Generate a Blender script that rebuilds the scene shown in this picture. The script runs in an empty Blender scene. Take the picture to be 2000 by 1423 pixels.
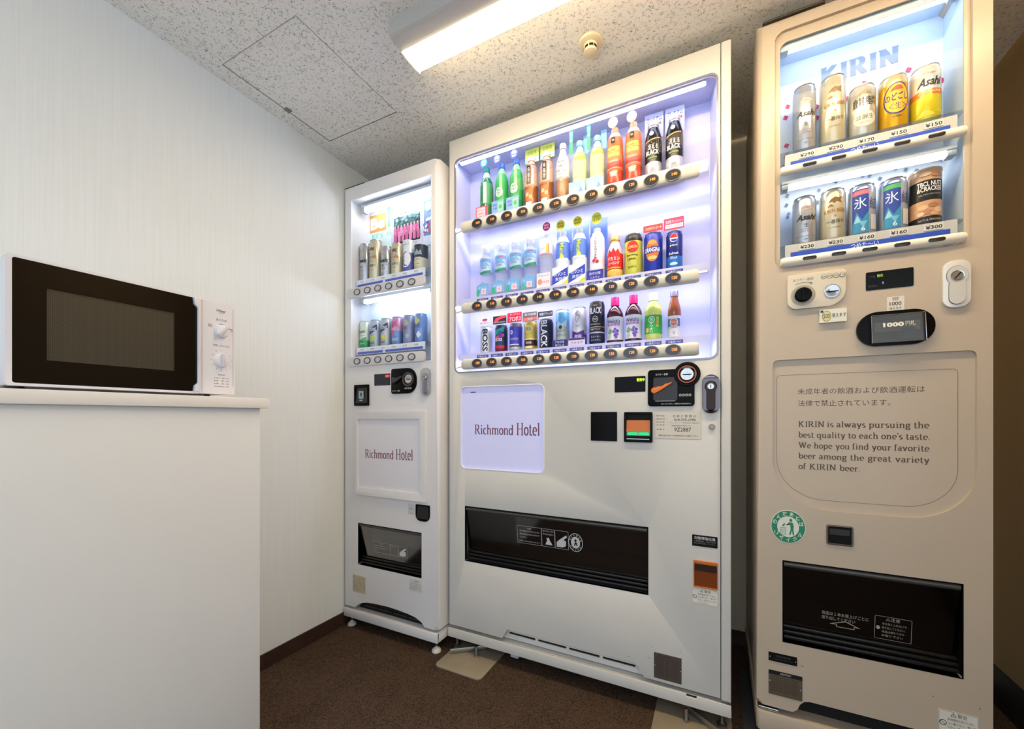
import bpy, bmesh, math, random
from mathutils import Vector
from mathutils.geometry import tessellate_polygon
random.seed(7)
S = bpy.context.scene
COL = S.collection
PI = math.pi

# ------------------------------------------------------------------ camera, world, light, exposure
cam_d = bpy.data.cameras.new('camera')
cam_d.sensor_fit = 'HORIZONTAL'; cam_d.sensor_width = 36.0
cam_d.lens = 14.303; cam_d.shift_x = 0.0; cam_d.shift_y = 0.05065
cam_d.clip_start = 0.02
cam = bpy.data.objects.new('camera', cam_d); COL.objects.link(cam)
cam.location = (0, 0, 0.95); cam.rotation_euler = (PI/2, 0, 0.4635)
S.camera = cam
W = bpy.data.worlds.new('world'); S.world = W; W.use_nodes = True
W.node_tree.nodes['Background'].inputs[0].default_value = (0.82, 0.92, 1.0, 1)
W.node_tree.nodes['Background'].inputs[1].default_value = 1.05
vs = S.view_settings
vs.view_transform = 'Standard'; vs.look = 'None'; vs.gamma = 1.0; vs.use_curve_mapping = False
vs.exposure = 0.80
S.cycles.use_denoising = True
S.cycles.max_bounces = 8; S.cycles.transparent_max_bounces = 16
S.cycles.caustics_reflective = False; S.cycles.caustics_refractive = False

LAMP_E = 23.0       # ceiling lamp diffuser
FILL_E = 9.0        # unseen fixture added behind the viewer to fill the wall and counter
LED_E = 10.0         # light bars of the soft drink machine
TUBE_E = 9.0        # tubes of the two beer machines

# ------------------------------------------------------------------ materials
def lin(c):
    c = c/255.0
    return c/12.92 if c <= 0.04045 else ((c+0.055)/1.055)**2.4
_M = {}
def mat(rgb, rough=0.45, metal=0.0, emit=0.0, coat=0.0, key=None, spec=0.5):
    k = key or (tuple(rgb), rough, metal, emit, coat, spec)
    if k in _M: return _M[k]
    m = bpy.data.materials.new('paint'); m.use_nodes = True
    nt = m.node_tree; b = nt.nodes['Principled BSDF']
    c = (lin(rgb[0]), lin(rgb[1]), lin(rgb[2]), 1)
    b.inputs['Base Color'].default_value = c
    b.inputs['Roughness'].default_value = rough
    b.inputs['Metallic'].default_value = metal
    b.inputs['Coat Weight'].default_value = coat
    b.inputs['Specular IOR Level'].default_value = spec
    if emit:
        b.inputs['Emission Color'].default_value = c
        b.inputs['Emission Strength'].default_value = emit
    _M[k] = m
    return m
def N(nt, t, **kw):
    n = nt.nodes.new(t)
    for k, v in kw.items():
        if isinstance(k, str) and hasattr(n, k) and k != 'inputs': setattr(n, k, v)
    return n
def painted(rgb, rough=0.4, amt=0.04, scale=6.0, bump=0.0, bscale=300.0):
    """paint with a faint uneven tone and a fine orange-peel relief"""
    m = bpy.data.materials.new('paint'); m.use_nodes = True
    nt = m.node_tree; b = nt.nodes['Principled BSDF']; L = nt.links
    tc = N(nt, 'ShaderNodeTexCoord')
    n = N(nt, 'ShaderNodeTexNoise'); n.inputs['Scale'].default_value = scale; n.inputs['Detail'].default_value = 4
    L.new(tc.outputs['Object'], n.inputs['Vector'])
    r = N(nt, 'ShaderNodeValToRGB')
    c = [lin(x) for x in rgb]
    r.color_ramp.elements[0].position = 0.3; r.color_ramp.elements[1].position = 0.7
    r.color_ramp.elements[0].color = (*[x*(1-amt) for x in c], 1); r.color_ramp.elements[1].color = (*[min(1, x*(1+amt)) for x in c], 1)
    L.new(n.outputs['Fac'], r.inputs['Fac']); L.new(r.outputs['Color'], b.inputs['Base Color'])
    b.inputs['Roughness'].default_value = rough
    if bump:
        n2 = N(nt, 'ShaderNodeTexNoise'); n2.inputs['Scale'].default_value = bscale
        L.new(tc.outputs['Object'], n2.inputs['Vector'])
        bp = N(nt, 'ShaderNodeBump'); bp.inputs['Strength'].default_value = bump; bp.inputs['Distance'].default_value = 0.001
        L.new(n2.outputs['Fac'], bp.inputs['Height']); L.new(bp.outputs['Normal'], b.inputs['Normal'])
    return m
def glassy(tint=(1, 1, 1), gloss=0.04, rough=0.02, edge=0.5):
    """thin pane: straight-through transparency with a clear reflection"""
    k = ('glass', tint, gloss, rough, edge)
    if k in _M: return _M[k]
    m = bpy.data.materials.new('clear_pane'); m.use_nodes = True
    nt = m.node_tree; nt.nodes.clear(); L = nt.links
    o = N(nt, 'ShaderNodeOutputMaterial'); t = N(nt, 'ShaderNodeBsdfTransparent'); g = N(nt, 'ShaderNodeBsdfGlossy')
    t.inputs[0].default_value = (*tint, 1); g.inputs['Roughness'].default_value = rough
    lw = N(nt, 'ShaderNodeLayerWeight'); lw.inputs[0].default_value = 0.12
    ma = N(nt, 'ShaderNodeMath', operation='MULTIPLY_ADD'); ma.inputs[1].default_value = edge; ma.inputs[2].default_value = gloss
    mx = N(nt, 'ShaderNodeMixShader')
    L.new(lw.outputs['Fresnel'], ma.inputs[0]); L.new(ma.outputs[0], mx.inputs[0])
    L.new(t.outputs[0], mx.inputs[1]); L.new(g.outputs[0], mx.inputs[2]); L.new(mx.outputs[0], o.inputs[0])
    _M[k] = m
    return m
def clear_plastic(rgb=(235, 243, 255), alpha=0.35):
    k = ('plastic', rgb, alpha)
    if k in _M: return _M[k]
    m = bpy.data.materials.new('clear_plastic'); m.use_nodes = True
    nt = m.node_tree; L = nt.links; b = nt.nodes['Principled BSDF']; o = nt.nodes['Material Output']
    b.inputs['Base Color'].default_value = (lin(rgb[0]), lin(rgb[1]), lin(rgb[2]), 1); b.inputs['Roughness'].default_value = 0.12
    t = N(nt, 'ShaderNodeBsdfTransparent'); mx = N(nt, 'ShaderNodeMixShader'); mx.inputs[0].default_value = alpha
    L.new(t.outputs[0], mx.inputs[1]); L.new(b.outputs[0], mx.inputs[2]); L.new(mx.outputs[0], o.inputs[0])
    _M[k] = m
    return m
def ceiling_mat():
    m = bpy.data.materials.new('fissured_board'); m.use_nodes = True
    nt = m.node_tree; L = nt.links; b = nt.nodes['Principled BSDF']
    tc = N(nt, 'ShaderNodeTexCoord')
    warp = N(nt, 'ShaderNodeTexNoise'); warp.inputs['Scale'].default_value = 38; warp.inputs['Detail'].default_value = 3
    L.new(tc.outputs['Object'], warp.inputs['Vector'])
    # worm-like fissures: a thin band of one noise kept only where a second noise is high
    a = N(nt, 'ShaderNodeTexNoise'); a.inputs['Scale'].default_value = 100; a.inputs['Detail'].default_value = 1.5; a.inputs['Distortion'].default_value = 1.4
    mp = N(nt, 'ShaderNodeMapping'); mp.inputs['Scale'].default_value = (0.7, 1.35, 1); mp.inputs['Rotation'].default_value = (0, 0, 0.35)
    L.new(tc.outputs['Object'], mp.inputs['Vector']); L.new(mp.outputs[0], a.inputs['Vector'])
    s1 = N(nt, 'ShaderNodeMath', operation='SUBTRACT'); s1.inputs[1].default_value = 0.5; L.new(a.outputs['Fac'], s1.inputs[0])
    ab = N(nt, 'ShaderNodeMath', operation='ABSOLUTE'); L.new(s1.outputs[0], ab.inputs[0])
    mr = N(nt, 'ShaderNodeMapRange'); mr.inputs['From Min'].default_value = 0.012; mr.inputs['From Max'].default_value = 0.035
    mr.inputs['To Min'].default_value = 1; mr.inputs['To Max'].default_value = 0; L.new(ab.outputs[0], mr.inputs['Value'])
    k = N(nt, 'ShaderNodeTexNoise'); k.inputs['Scale'].default_value = 115; k.inputs['Detail'].default_value = 1
    L.new(tc.outputs['Object'], k.inputs['Vector'])
    km = N(nt, 'ShaderNodeMapRange'); km.inputs['From Min'].default_value = 0.53; km.inputs['From Max'].default_value = 0.59; L.new(k.outputs['Fac'], km.inputs['Value'])
    fi = N(nt, 'ShaderNodeMath', operation='MULTIPLY'); L.new(mr.outputs[0], fi.inputs[0]); L.new(km.outputs[0], fi.inputs[1])
    # pin holes
    v = N(nt, 'ShaderNodeTexVoronoi'); v.inputs['Scale'].default_value = 290; L.new(tc.outputs['Object'], v.inputs['Vector'])
    vm = N(nt, 'ShaderNodeMapRange'); vm.inputs['From Min'].default_value = 0.1; vm.inputs['From Max'].default_value = 0.24
    vm.inputs['To Min'].default_value = 0.75; vm.inputs['To Max'].default_value = 0; L.new(v.outputs['Distance'], vm.inputs['Value'])
    sel = N(nt, 'ShaderNodeSeparateColor'); L.new(v.outputs['Color'], sel.inputs[0])
    gt = N(nt, 'ShaderNodeMath', operation='GREATER_THAN'); gt.inputs[1].default_value = 0.45; L.new(sel.outputs[0], gt.inputs[0])
    ph = N(nt, 'ShaderNodeMath', operation='MULTIPLY'); L.new(vm.outputs[0], ph.inputs[0]); L.new(gt.outputs[0], ph.inputs[1])
    mxx = N(nt, 'ShaderNodeMath', operation='MAXIMUM'); L.new(fi.outputs[0], mxx.inputs[0]); L.new(ph.outputs[0], mxx.inputs[1])
    cr = N(nt, 'ShaderNodeMix', data_type='RGBA')
    L.new(mxx.outputs[0], cr.inputs['Factor'])
    cr.inputs['A'].default_value = (0.86, 0.845, 0.80, 1); cr.inputs['B'].default_value = (0.30, 0.29, 0.275, 1)
    L.new(cr.outputs['Result'], b.inputs['Base Color']); b.inputs['Roughness'].default_value = 0.95
    iv = N(nt, 'ShaderNodeMath', operation='MULTIPLY_ADD'); iv.inputs[1].default_value = -1; iv.inputs[2].default_value = 1
    L.new(mxx.outputs[0], iv.inputs[0])
    ad = N(nt, 'ShaderNodeMath', operation='MULTIPLY_ADD'); ad.inputs[1].default_value = 0.25
    L.new(warp.outputs['Fac'], ad.inputs[0]); L.new(iv.outputs[0], ad.inputs[2])
    bp = N(nt, 'ShaderNodeBump'); bp.inputs['Strength'].default_value = 0.7; bp.inputs['Distance'].default_value = 0.002
    L.new(ad.outputs[0], bp.inputs['Height']); L.new(bp.outputs['Normal'], b.inputs['Normal'])
    return m
def wallpaper_mat(rgb):
    m = bpy.data.materials.new('ribbed_wallpaper'); m.use_nodes = True
    nt = m.node_tree; L = nt.links; b = nt.nodes['Principled BSDF']
    tc = N(nt, 'ShaderNodeTexCoord'); mp = N(nt, 'ShaderNodeMapping'); mp.inputs['Scale'].default_value = (260, 260, 3)
    L.new(tc.outputs['Object'], mp.inputs['Vector'])
    n = N(nt, 'ShaderNodeTexNoise'); n.inputs['Scale'].default_value = 1; n.inputs['Detail'].default_value = 2
    L.new(mp.outputs[0], n.inputs['Vector'])
    r = N(nt, 'ShaderNodeValToRGB'); c = [lin(x) for x in rgb]
    r.color_ramp.elements[0].position = 0.35; r.color_ramp.elements[1].position = 0.6
    r.color_ramp.elements[0].color = (*[x*0.965 for x in c], 1); r.color_ramp.elements[1].color = (*c, 1)
    L.new(n.outputs['Fac'], r.inputs['Fac']); L.new(r.outputs['Color'], b.inputs['Base Color'])
    bp = N(nt, 'ShaderNodeBump'); bp.inputs['Strength'].default_value = 0.35; bp.inputs['Distance'].default_value = 0.0008
    L.new(n.outputs['Fac'], bp.inputs['Height']); L.new(bp.outputs['Normal'], b.inputs['Normal'])
    b.inputs['Roughness'].default_value = 0.75
    return m
def carpet_mat():
    m = bpy.data.materials.new('loop_carpet'); m.use_nodes = True
    nt = m.node_tree; L = nt.links; b = nt.nodes['Principled BSDF']
    tc = N(nt, 'ShaderNodeTexCoord')
    v = N(nt, 'ShaderNodeTexVoronoi'); v.inputs['Scale'].default_value = 330; L.new(tc.outputs['Object'], v.inputs['Vector'])
    n = N(nt, 'ShaderNodeTexNoise'); n.inputs['Scale'].default_value = 9; n.inputs['Detail'].default_value = 5; L.new(tc.outputs['Object'], n.inputs['Vector'])
    sc = N(nt, 'ShaderNodeSeparateColor'); L.new(v.outputs['Color'], sc.inputs[0])
    a = N(nt, 'ShaderNodeMath', operation='MULTIPLY_ADD'); a.inputs[1].default_value = 0.7
    nn = N(nt, 'ShaderNodeMath', operation='MULTIPLY_ADD'); nn.inputs[1].default_value = 0.4; nn.inputs[2].default_value = 0.3; L.new(n.outputs['Fac'], nn.inputs[0])
    L.new(sc.outputs[0], a.inputs[0]); L.new(nn.outputs[0], a.inputs[2])
    r = N(nt, 'ShaderNodeValToRGB'); r.color_ramp.elements[0].position = 0.35; r.color_ramp.elements[1].position = 1.15
    r.color_ramp.elements[0].color = (0.014, 0.009, 0.007, 1); r.color_ramp.elements[1].color = (0.105, 0.066, 0.044, 1)
    L.new(a.outputs[0], r.inputs['Fac']); L.new(r.outputs['Color'], b.inputs['Base Color'])
    bp = N(nt, 'ShaderNodeBump'); bp.inputs['Strength'].default_value = 1; bp.inputs['Distance'].default_value = 0.002; bp.invert = True
    L.new(v.outputs['Distance'], bp.inputs['Height']); L.new(bp.outputs['Normal'], b.inputs['Normal'])
    b.inputs['Roughness'].default_value = 1.0; b.inputs['Specular IOR Level'].default_value = 0.1
    return m
def mesh_window_mat():
    m = bpy.data.materials.new('perforated_screen'); m.use_nodes = True
    nt = m.node_tree; L = nt.links; b = nt.nodes['Principled BSDF']
    tc = N(nt, 'ShaderNodeTexCoord'); v = N(nt, 'ShaderNodeTexVoronoi'); v.inputs['Scale'].default_value = 420; v.inputs['Randomness'].default_value = 0
    L.new(tc.outputs['Object'], v.inputs['Vector'])
    r = N(nt, 'ShaderNodeValToRGB'); r.color_ramp.elements[0].position = 0.3; r.color_ramp.elements[1].position = 0.42
    r.color_ramp.elements[0].color = (0.035, 0.033, 0.028, 1); r.color_ramp.elements[1].color = (0.105, 0.10, 0.085, 1)
    L.new(v.outputs['Distance'], r.inputs['Fac']); L.new(r.outputs['Color'], b.inputs['Base Color'])
    b.inputs['Roughness'].default_value = 0.6
    return m

WHITE = (232, 232, 236); BLACK = (14, 14, 16)
m_black = mat((8, 8, 9), 0.3, spec=.1); m_blackm = mat((8, 8, 9), 0.6, spec=.2); m_chrome = mat((190, 190, 194), 0.16, 1.0)
m_steel = mat((170, 170, 168), 0.35, 1.0); m_darkhole = mat((4, 4, 5), 0.8)

# ------------------------------------------------------------------ mesh builder
def tag(o, label=None, cat=None, group=None, kind=None):
    if label: o['label'] = label
    if cat: o['category'] = cat
    if group: o['group'] = group
    if kind: o['kind'] = kind
    return o
def empty(name, loc, label, cat, group=None):
    o = bpy.data.objects.new(name, None); COL.objects.link(o); o.location = loc; o.empty_display_size = 0.05
    return tag(o, label, cat, group)
class MB:
    def __init__(s): s.v = []; s.f = []; s.m = []; s.mats = []
    def mi(s, m):
        if m not in s.mats: s.mats.append(m)
        return s.mats.index(m)
    def add(s, vs_, fs, m):
        b = len(s.v); k = s.mi(m); s.v += [tuple(p) for p in vs_]
        for f in fs: s.f.append(tuple(i+b for i in f)); s.m.append(k)
        return s
    def box(s, x0, x1, y0, y1, z0, z1, m):
        return s.add([(x0,y0,z0),(x1,y0,z0),(x1,y1,z0),(x0,y1,z0),(x0,y0,z1),(x1,y0,z1),(x1,y1,z1),(x0,y1,z1)],
                     [(0,3,2,1),(4,5,6,7),(0,1,5,4),(1,2,6,5),(2,3,7,6),(3,0,4,7)], m)
    def ext(s, poly, y0, y1, m, holes=(), fn=None, back=True, msides=None):
        """prism of a (u, z) outline with holes, from depth y0 (front) to y1"""
        loops = [list(poly)] + [list(h) for h in holes]
        flat = [p for l in loops for p in l]; n = len(flat)
        tr = tessellate_polygon([[Vector((p[0], p[1], 0)) for p in l] for l in loops])
        P = (lambda p, y: (p[0], y, p[1])) if fn is None else fn
        V = [P(p, y0) for p in flat]; F = [tuple(t) for t in tr]
        if y1 is None:
            return s.add(V, F, m)
        V += [P(p, y1) for p in flat]
        if back: F += [tuple(i+n for i in t[::-1]) for t in tr]
        s.add(V, F, m)
        k = s.mi(msides or m); off = len(s.v)-2*n; o = 0
        for l in loops:
            c = len(l)
            for i in range(c):
                j = (i+1) % c
                s.f.append((off+o+i, off+o+j, off+n+o+j, off+n+o+i)); s.m.append(k)
            o += c
        return s
    def lathe(s, prof, c, mats, n=28, axis='z', caps=True):
        """prof: [(r, h)], mats: one material or one per segment"""
        cx, cy, cz = c; b = len(s.v)
        for r, h in prof:
            for i in range(n):
                a = 2*PI*i/n
                if axis == 'z': s.v.append((cx+r*math.cos(a), cy+r*math.sin(a), cz+h))
                else: s.v.append((cx+r*math.cos(a), cy-h, cz+r*math.sin(a)))   # h runs toward the front
        for k in range(len(prof)-1):
            mi = s.mi(mats[k] if isinstance(mats, (list, tuple)) else mats)
            for i in range(n):
                j = (i+1) % n
                s.f.append((b+k*n+i, b+k*n+j, b+(k+1)*n+j, b+(k+1)*n+i)); s.m.append(mi)
        for k, q in ((0, 0), (len(prof)-1, -1)) if axis == 'z' and caps else ():
            if prof[q][0] > 1e-5:
                mi = s.mi(mats[q] if isinstance(mats, (list, tuple)) else mats)
                s.f.append(tuple(b+k*n+i for i in range(n))); s.m.append(mi)
        return s
    def tube(s, p0, p1, r, m, n=12, r2=None):
        p0 = Vector(p0); p1 = Vector(p1); d = (p1-p0).normalized(); r2 = r if r2 is None else r2
        a = d.cross(Vector((0, 0, 1)) if abs(d.z) < .9 else Vector((1, 0, 0))).normalized(); c = d.cross(a)
        V = []
        for p, rr in ((p0, r), (p1, r2)):
            for i in range(n):
                t = 2*PI*i/n; V.append(p + a*rr*math.cos(t) + c*rr*math.sin(t))
        F = [(i, (i+1) % n, n+(i+1) % n, n+i) for i in range(n)] + [tuple(range(n))[::-1], tuple(range(n, 2*n))]
        return s.add(V, F, m)
    def geo(s, g, cx, cz, w, h, m, fn, base=False, left=False):
        """place flat geometry g (verts, faces, w, h) with its centre (or baseline / left) at cx, cz"""
        V, F, gw, gh, y0 = g[:5]
        sx = w/gw if w else h/gh
        sy = h/gh if h else sx
        ox = cx if left else cx-gw*sx/2
        oz = cz if base else cz-(y0+gh/2)*sy
        P = [fn(ox+x*sx, oz+y*sy) for x, y in V]
        if len(g) > 5: P = [(p[0], p[1]-1.6e-5*k, p[2]) for p, k in zip(P, g[5])]    # pen strokes lie one over the other
        return s.add(P, F, m)
    def build(s, name, parent=None, bevel=0, seg=2, smooth=35, label=None, loc=None, pred=None, angle=40):
        me = bpy.data.meshes.new(name); me.from_pydata(s.v, [], s.f)
        for m in s.mats: me.materials.append(m)
        me.polygons.foreach_set('material_index', s.m)
        bm = bmesh.new(); bm.from_mesh(me)
        if bevel or smooth: bmesh.ops.remove_doubles(bm, verts=bm.verts, dist=1e-6)
        bmesh.ops.recalc_face_normals(bm, faces=bm.faces)
        if bevel:
            th = math.radians(angle); es = []
            for e in bm.edges:
                if len(e.link_faces) == 2 and e.calc_face_angle(0) > th and (pred is None or pred(e)): es.append(e)
            bmesh.ops.bevel(bm, geom=es, offset=bevel, segments=seg, profile=0.5, affect='EDGES', clamp_overlap=True)
        bm.to_mesh(me); bm.free()
        if smooth:
            me.polygons.foreach_set('use_smooth', [True]*len(me.polygons)); me.set_sharp_from_angle(angle=math.radians(smooth))
        me.update()
        o = bpy.data.objects.new(name, me); COL.objects.link(o)
        if parent: o.parent = parent
        if label: o['label'] = label
        if loc: o.location = loc
        return o
def rrect(u0, u1, z0, z1, r, n=5):
    rr = r if isinstance(r, (list, tuple)) else (r, r, r, r)   # bottom-left, bottom-right, top-right, top-left
    P = []
    for (cx, cz, a0, q) in ((u0, z0, 180, rr[0]), (u1, z0, 270, rr[1]), (u1, z1, 0, rr[2]), (u0, z1, 90, rr[3])):
        if q <= 0: P.append((cx, cz)); continue
        k = n if q < 0.04 else n*3
        sx = 1 if cx == u0 else -1; sz = 1 if cz == z0 else -1
        for i in range(k+1):
            a = math.radians(a0+90*i/k); P.append((cx+sx*q+q*math.cos(a), cz+sz*q+q*math.sin(a)))
    return P
def ell(cx, cz, rx, rz=None, n=28, a0=0):
    rz = rx if rz is None else rz
    return [(cx+rx*math.cos(a0+2*PI*i/n), cz+rz*math.sin(a0+2*PI*i/n)) for i in range(n)]
def front(y):                                  # flat print on a face that looks toward -y
    return lambda x, z: (x, y, z)

# ---- lettering: sans from the built-in font, serif drawn with a broad-nib pen
_T = {}
def T(body, bold=0.0):
    if any(ord(ch) > 0x4DFF for ch in body): bold = 0.0
    k = (body, bold)
    if k in _T: return _T[k]
    cu = bpy.data.curves.new('t', 'FONT'); cu.body = body; cu.size = 1; cu.resolution_u = 2; cu.offset = bold
    cu.space_line = 1.15; cu.shear = .35 if body == 'Asahi' else 0
    o = bpy.data.objects.new('t', cu); COL.objects.link(o)
    dg = bpy.context.evaluated_depsgraph_get(); e = o.evaluated_get(dg); me = e.to_mesh()
    V = [(v.co.x, v.co.y) for v in me.vertices]; F = [tuple(p.vertices) for p in me.polygons]
    e.to_mesh_clear(); bpy.data.objects.remove(o); bpy.data.curves.remove(cu)
    if not V: V = [(0, 0), (1, 0), (1, 1)]; F = [(0, 1, 2)]
    x0 = min(v[0] for v in V); x1 = max(v[0] for v in V); y0 = min(v[1] for v in V); y1 = max(v[1] for v in V)
    _T[k] = ([(x-x0, y) for x, y in V], F, x1-x0, y1-y0, y0)
    return _T[k]
def sliced(g, step):
    """cut flat geometry into narrow columns so that it can be bent round a can"""
    V, F, w, h, y0 = g
    bm = bmesh.new(); vv = [bm.verts.new((x, y, 0)) for x, y in V]
    for f in F:
        try: bm.faces.new([vv[i] for i in f])
        except ValueError: pass
    x = step
    while x < w:
        bmesh.ops.bisect_plane(bm, geom=bm.verts[:]+bm.edges[:]+bm.faces[:], dist=1e-7, plane_co=(x, 0, 0), plane_no=(1, 0, 0)); x += step
    bm.verts.index_update()
    out = ([(v.co.x, v.co.y) for v in bm.verts], [tuple(v.index for v in f.verts) for f in bm.faces], w, h, y0)
    bm.free(); return out
def PG(pts):
    x0 = min(p[0] for p in pts); x1 = max(p[0] for p in pts); y0 = min(p[1] for p in pts); y1 = max(p[1] for p in pts)
    tr = tessellate_polygon([[Vector((p[0], p[1], 0)) for p in pts]])
    return ([(p[0]-x0, p[1]) for p in pts], [tuple(t) for t in tr], x1-x0, y1-y0, y0)
# serif glyphs: l = polyline, a = arc (cx cy rx ry from to), s = serif bar (x y half-width)
GL = {
 'R': (66, 'l 14 0 14 70;s 14 0 11;s 8 70 9;l 10 70 30 70;a 30 53 18 17 90 -90;l 14 36 30 36;l 30 36 50 6 58 0;s 58 0 6'),
 'K': (70, 'l 14 0 14 70;s 14 0 11;s 14 70 11;l 52 70 14 32;l 26 42 54 0;s 55 0 10;s 52 70 10'),
 'I': (34, 'l 17 0 17 70;s 17 0 12;s 17 70 12'),
 'N': (74, 'l 14 0 14 70;s 14 0 11;s 10 70 10;l 14 70 56 2;l 57 0 57 70;s 57 70 11'),
 'H': (74, 'l 14 0 14 70;s 14 0 11;s 14 70 11;l 14 36 57 36;l 57 0 57 70;s 57 0 11;s 57 70 11'),
 'W': (96, 'l 10 70 28 0;l 28 0 46 66;l 46 70 64 0;l 64 0 82 70;s 10 70 11;s 46 70 10;s 82 70 10'),
 'i': (30, 'l 15 0 15 46;s 15 0 10;s 11 46 7;d 14 64 6'),
 'l': (30, 'l 15 0 15 72;s 15 0 10;s 11 72 7'),
 'c': (44, 'a 26 23 17 23 55 305'),
 'h': (56, 'l 13 0 13 72;s 13 0 10;s 9 72 7;a 28 32 14 14 180 0;l 42 32 42 0;s 42 0 10'),
 'm': (84, 'l 13 0 13 46;s 13 0 9;s 9 46 7;a 27 33 14 13 180 0;l 41 33 41 0;s 41 0 9;a 55 33 14 13 180 0;l 69 33 69 0;s 69 0 9'),
 'n': (56, 'l 13 0 13 46;s 13 0 10;s 9 46 7;a 28 32 14 14 180 0;l 42 32 42 0;s 42 0 10'),
 'o': (48, 'a 24 23 18 23 0 360'), 'b': (52, 'l 11 2 11 72;s 7 72 7;a 28 23 17 23 0 360'),
 'd': (54, 'l 41 0 41 72;s 37 72 7;s 44 0 6;a 24 23 17 23 0 360'), 'q': (54, 'l 41 -22 41 46;s 41 -22 10;a 24 23 17 23 0 360'),
 'p': (54, 'l 12 -22 12 46;s 12 -22 10;s 8 46 7;a 29 23 17 23 0 360'),
 't': (36, 'l 15 62 15 10;a 23 9 8 9 180 330;l 4 46 29 46'), 'e': (46, 'a 24 23 17 23 0 310;l 8 24 41 24'),
 's': (40, 'a 20 34 11 12 40 270;a 20 11 12 11 90 -140'), 'a': (48, 'a 22 13 13 13 0 360;l 35 4 35 32;a 22 33 13 13 0 150;s 40 0 6'),
 'w': (74, 'l 8 46 22 0;l 22 0 36 44;l 36 46 50 0;l 50 0 64 46;s 8 46 9;s 36 46 8;s 64 46 8'),
 'v': (50, 'l 8 46 24 0;l 24 0 40 46;s 8 46 9;s 40 46 8'), 'y': (50, 'l 8 46 25 2;l 41 46 20 -18 10 -20;s 8 46 9;s 41 46 8'),
 'u': (56, 'l 12 46 12 14;s 8 46 7;a 26 14 14 14 180 360;l 40 46 40 0;s 36 46 7;s 44 0 6'),
 'r': (42, 'l 13 0 13 46;s 13 0 10;s 9 46 7;a 28 30 15 15 150 60;d 33 41 5'),
 'f': (34, 'l 14 0 14 56;s 14 0 10;a 24 56 10 15 180 50;l 4 46 26 46'),
 'g': (48, 'a 22 29 14 17 0 360;a 23 -9 17 12 0 360;l 34 44 46 48;l 13 14 12 4'),
 '.': (20, 'd 9 4 5'), "'": (18, 'l 9 72 8 56'), ' ': (30, ''),
}
def SF(text, weight=9, hair=4, serif=1.0, track=0, wide=1.0):
    k = ('serif', text, weight, hair, serif, track, wide)
    if k in _T: return _T[k]
    V = []; F = []; K = []; x = 0
    def ribbon(pts):
        n = len(pts); L_ = []; R_ = []
        for i, p in enumerate(pts):
            a = pts[max(i-1, 0)]; b = pts[min(i+1, n-1)]
            dx, dy = b[0]-a[0], b[1]-a[1]; d = math.hypot(dx, dy) or 1; dx /= d; dy /= d
            h = (weight*abs(dy)+hair*abs(dx))/2
            L_.append((p[0]-dy*h, p[1]+dx*h)); R_.append((p[0]+dy*h, p[1]-dx*h))
        b0 = len(V); V.extend(L_+R_)
        for i in range(n-1): F.append((b0+i, b0+i+1, b0+n+i+1, b0+n+i))
    for ch in text:
        w, spec = GL[ch]
        for si, st in enumerate([q for q in spec.split(';') if q]):
            nv0 = len(V); t = st.split(); a = [float(q) for q in t[1:]]
            if t[0] == 'l': ribbon([(x+a[i]*wide, a[i+1]) for i in range(0, len(a), 2)])
            elif t[0] == 'a':
                n = 14; ribbon([(x+wide*(a[0]+a[2]*math.cos(math.radians(a[4]+(a[5]-a[4])*i/n))), a[1]+a[3]*math.sin(math.radians(a[4]+(a[5]-a[4])*i/n))) for i in range(n+1)])
            elif t[0] == 's' and serif: ribbon([(x+wide*a[0]-a[2]*serif, a[1]), (x+wide*a[0]+a[2]*serif, a[1])])
            elif t[0] == 'd':
                b0 = len(V); V.extend([(x+wide*a[0]+a[2]*math.cos(q*PI/4), a[1]+a[2]*math.sin(q*PI/4)) for q in range(8)]); F.append(tuple(range(b0, b0+8)))
            K += [si]*(len(V)-nv0)
        x += w*wide+track
    x0 = min(v[0] for v in V); x1 = max(v[0] for v in V); y0 = min(v[1] for v in V); y1 = max(v[1] for v in V)
    _T[k] = ([(p[0]-x0, p[1]) for p in V], F, x1-x0, y1-y0, y0, K)
    return _T[k]
def lettering(parent, items, y, name='lettering', label=None):
    """items: (geo, cx, cz, w, h, rgb or material); printed just in front of depth y"""
    b = MB()
    for i, (g, cx, cz, w, h, c) in enumerate(items):
        m = c if isinstance(c, bpy.types.Material) else mat(c, 0.5)
        b.geo(g, cx, cz, w, h, m, front(y-0.0002-0.0001*i))
    return b.build(name, parent, smooth=0, label=label)

# ------------------------------------------------------------------ the room
XW, XR, YB, ZC = -1.52, 0.830, 1.94, 2.107
YF = -2.2
m_wall = wallpaper_mat((231, 234, 232)); m_ceil = ceiling_mat(); m_carpet = carpet_mat()
m_base = painted((58, 38, 32), 0.5, 0.1, 30)
def struct(name, b, **kw):
    o = b.build(name, **kw); o['kind'] = 'structure'; return o
b = MB(); b.box(XW-.1, XR+.1, YF, YB+.1, -.08, 0, m_carpet); b.box(XR+.1, XR+1.2, YF, .30, -.08, 0, m_carpet); struct('floor', b, smooth=0)
b = MB(); b.box(XW-.1, XW, YF, YB+.1, 0, ZC+.1, m_wall); struct('wall_left', b, smooth=0)
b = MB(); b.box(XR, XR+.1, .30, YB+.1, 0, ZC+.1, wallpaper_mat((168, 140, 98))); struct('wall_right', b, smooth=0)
b = MB(); b.box(XW, XR, YB, YB+.1, 0, ZC+.1, wallpaper_mat((232, 224, 206))); struct('wall_back', b, smooth=0)
b = MB(); b.box(XW, XW+.006, .2, YB, 0, .058, m_base); struct('baseboard_left', b, smooth=0)
b = MB(); b.box(XR-.006, XR, .30, YB, 0, .126, painted((34, 26, 24), .6, .1, 30)); struct('baseboard_right', b, smooth=0)
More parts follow.
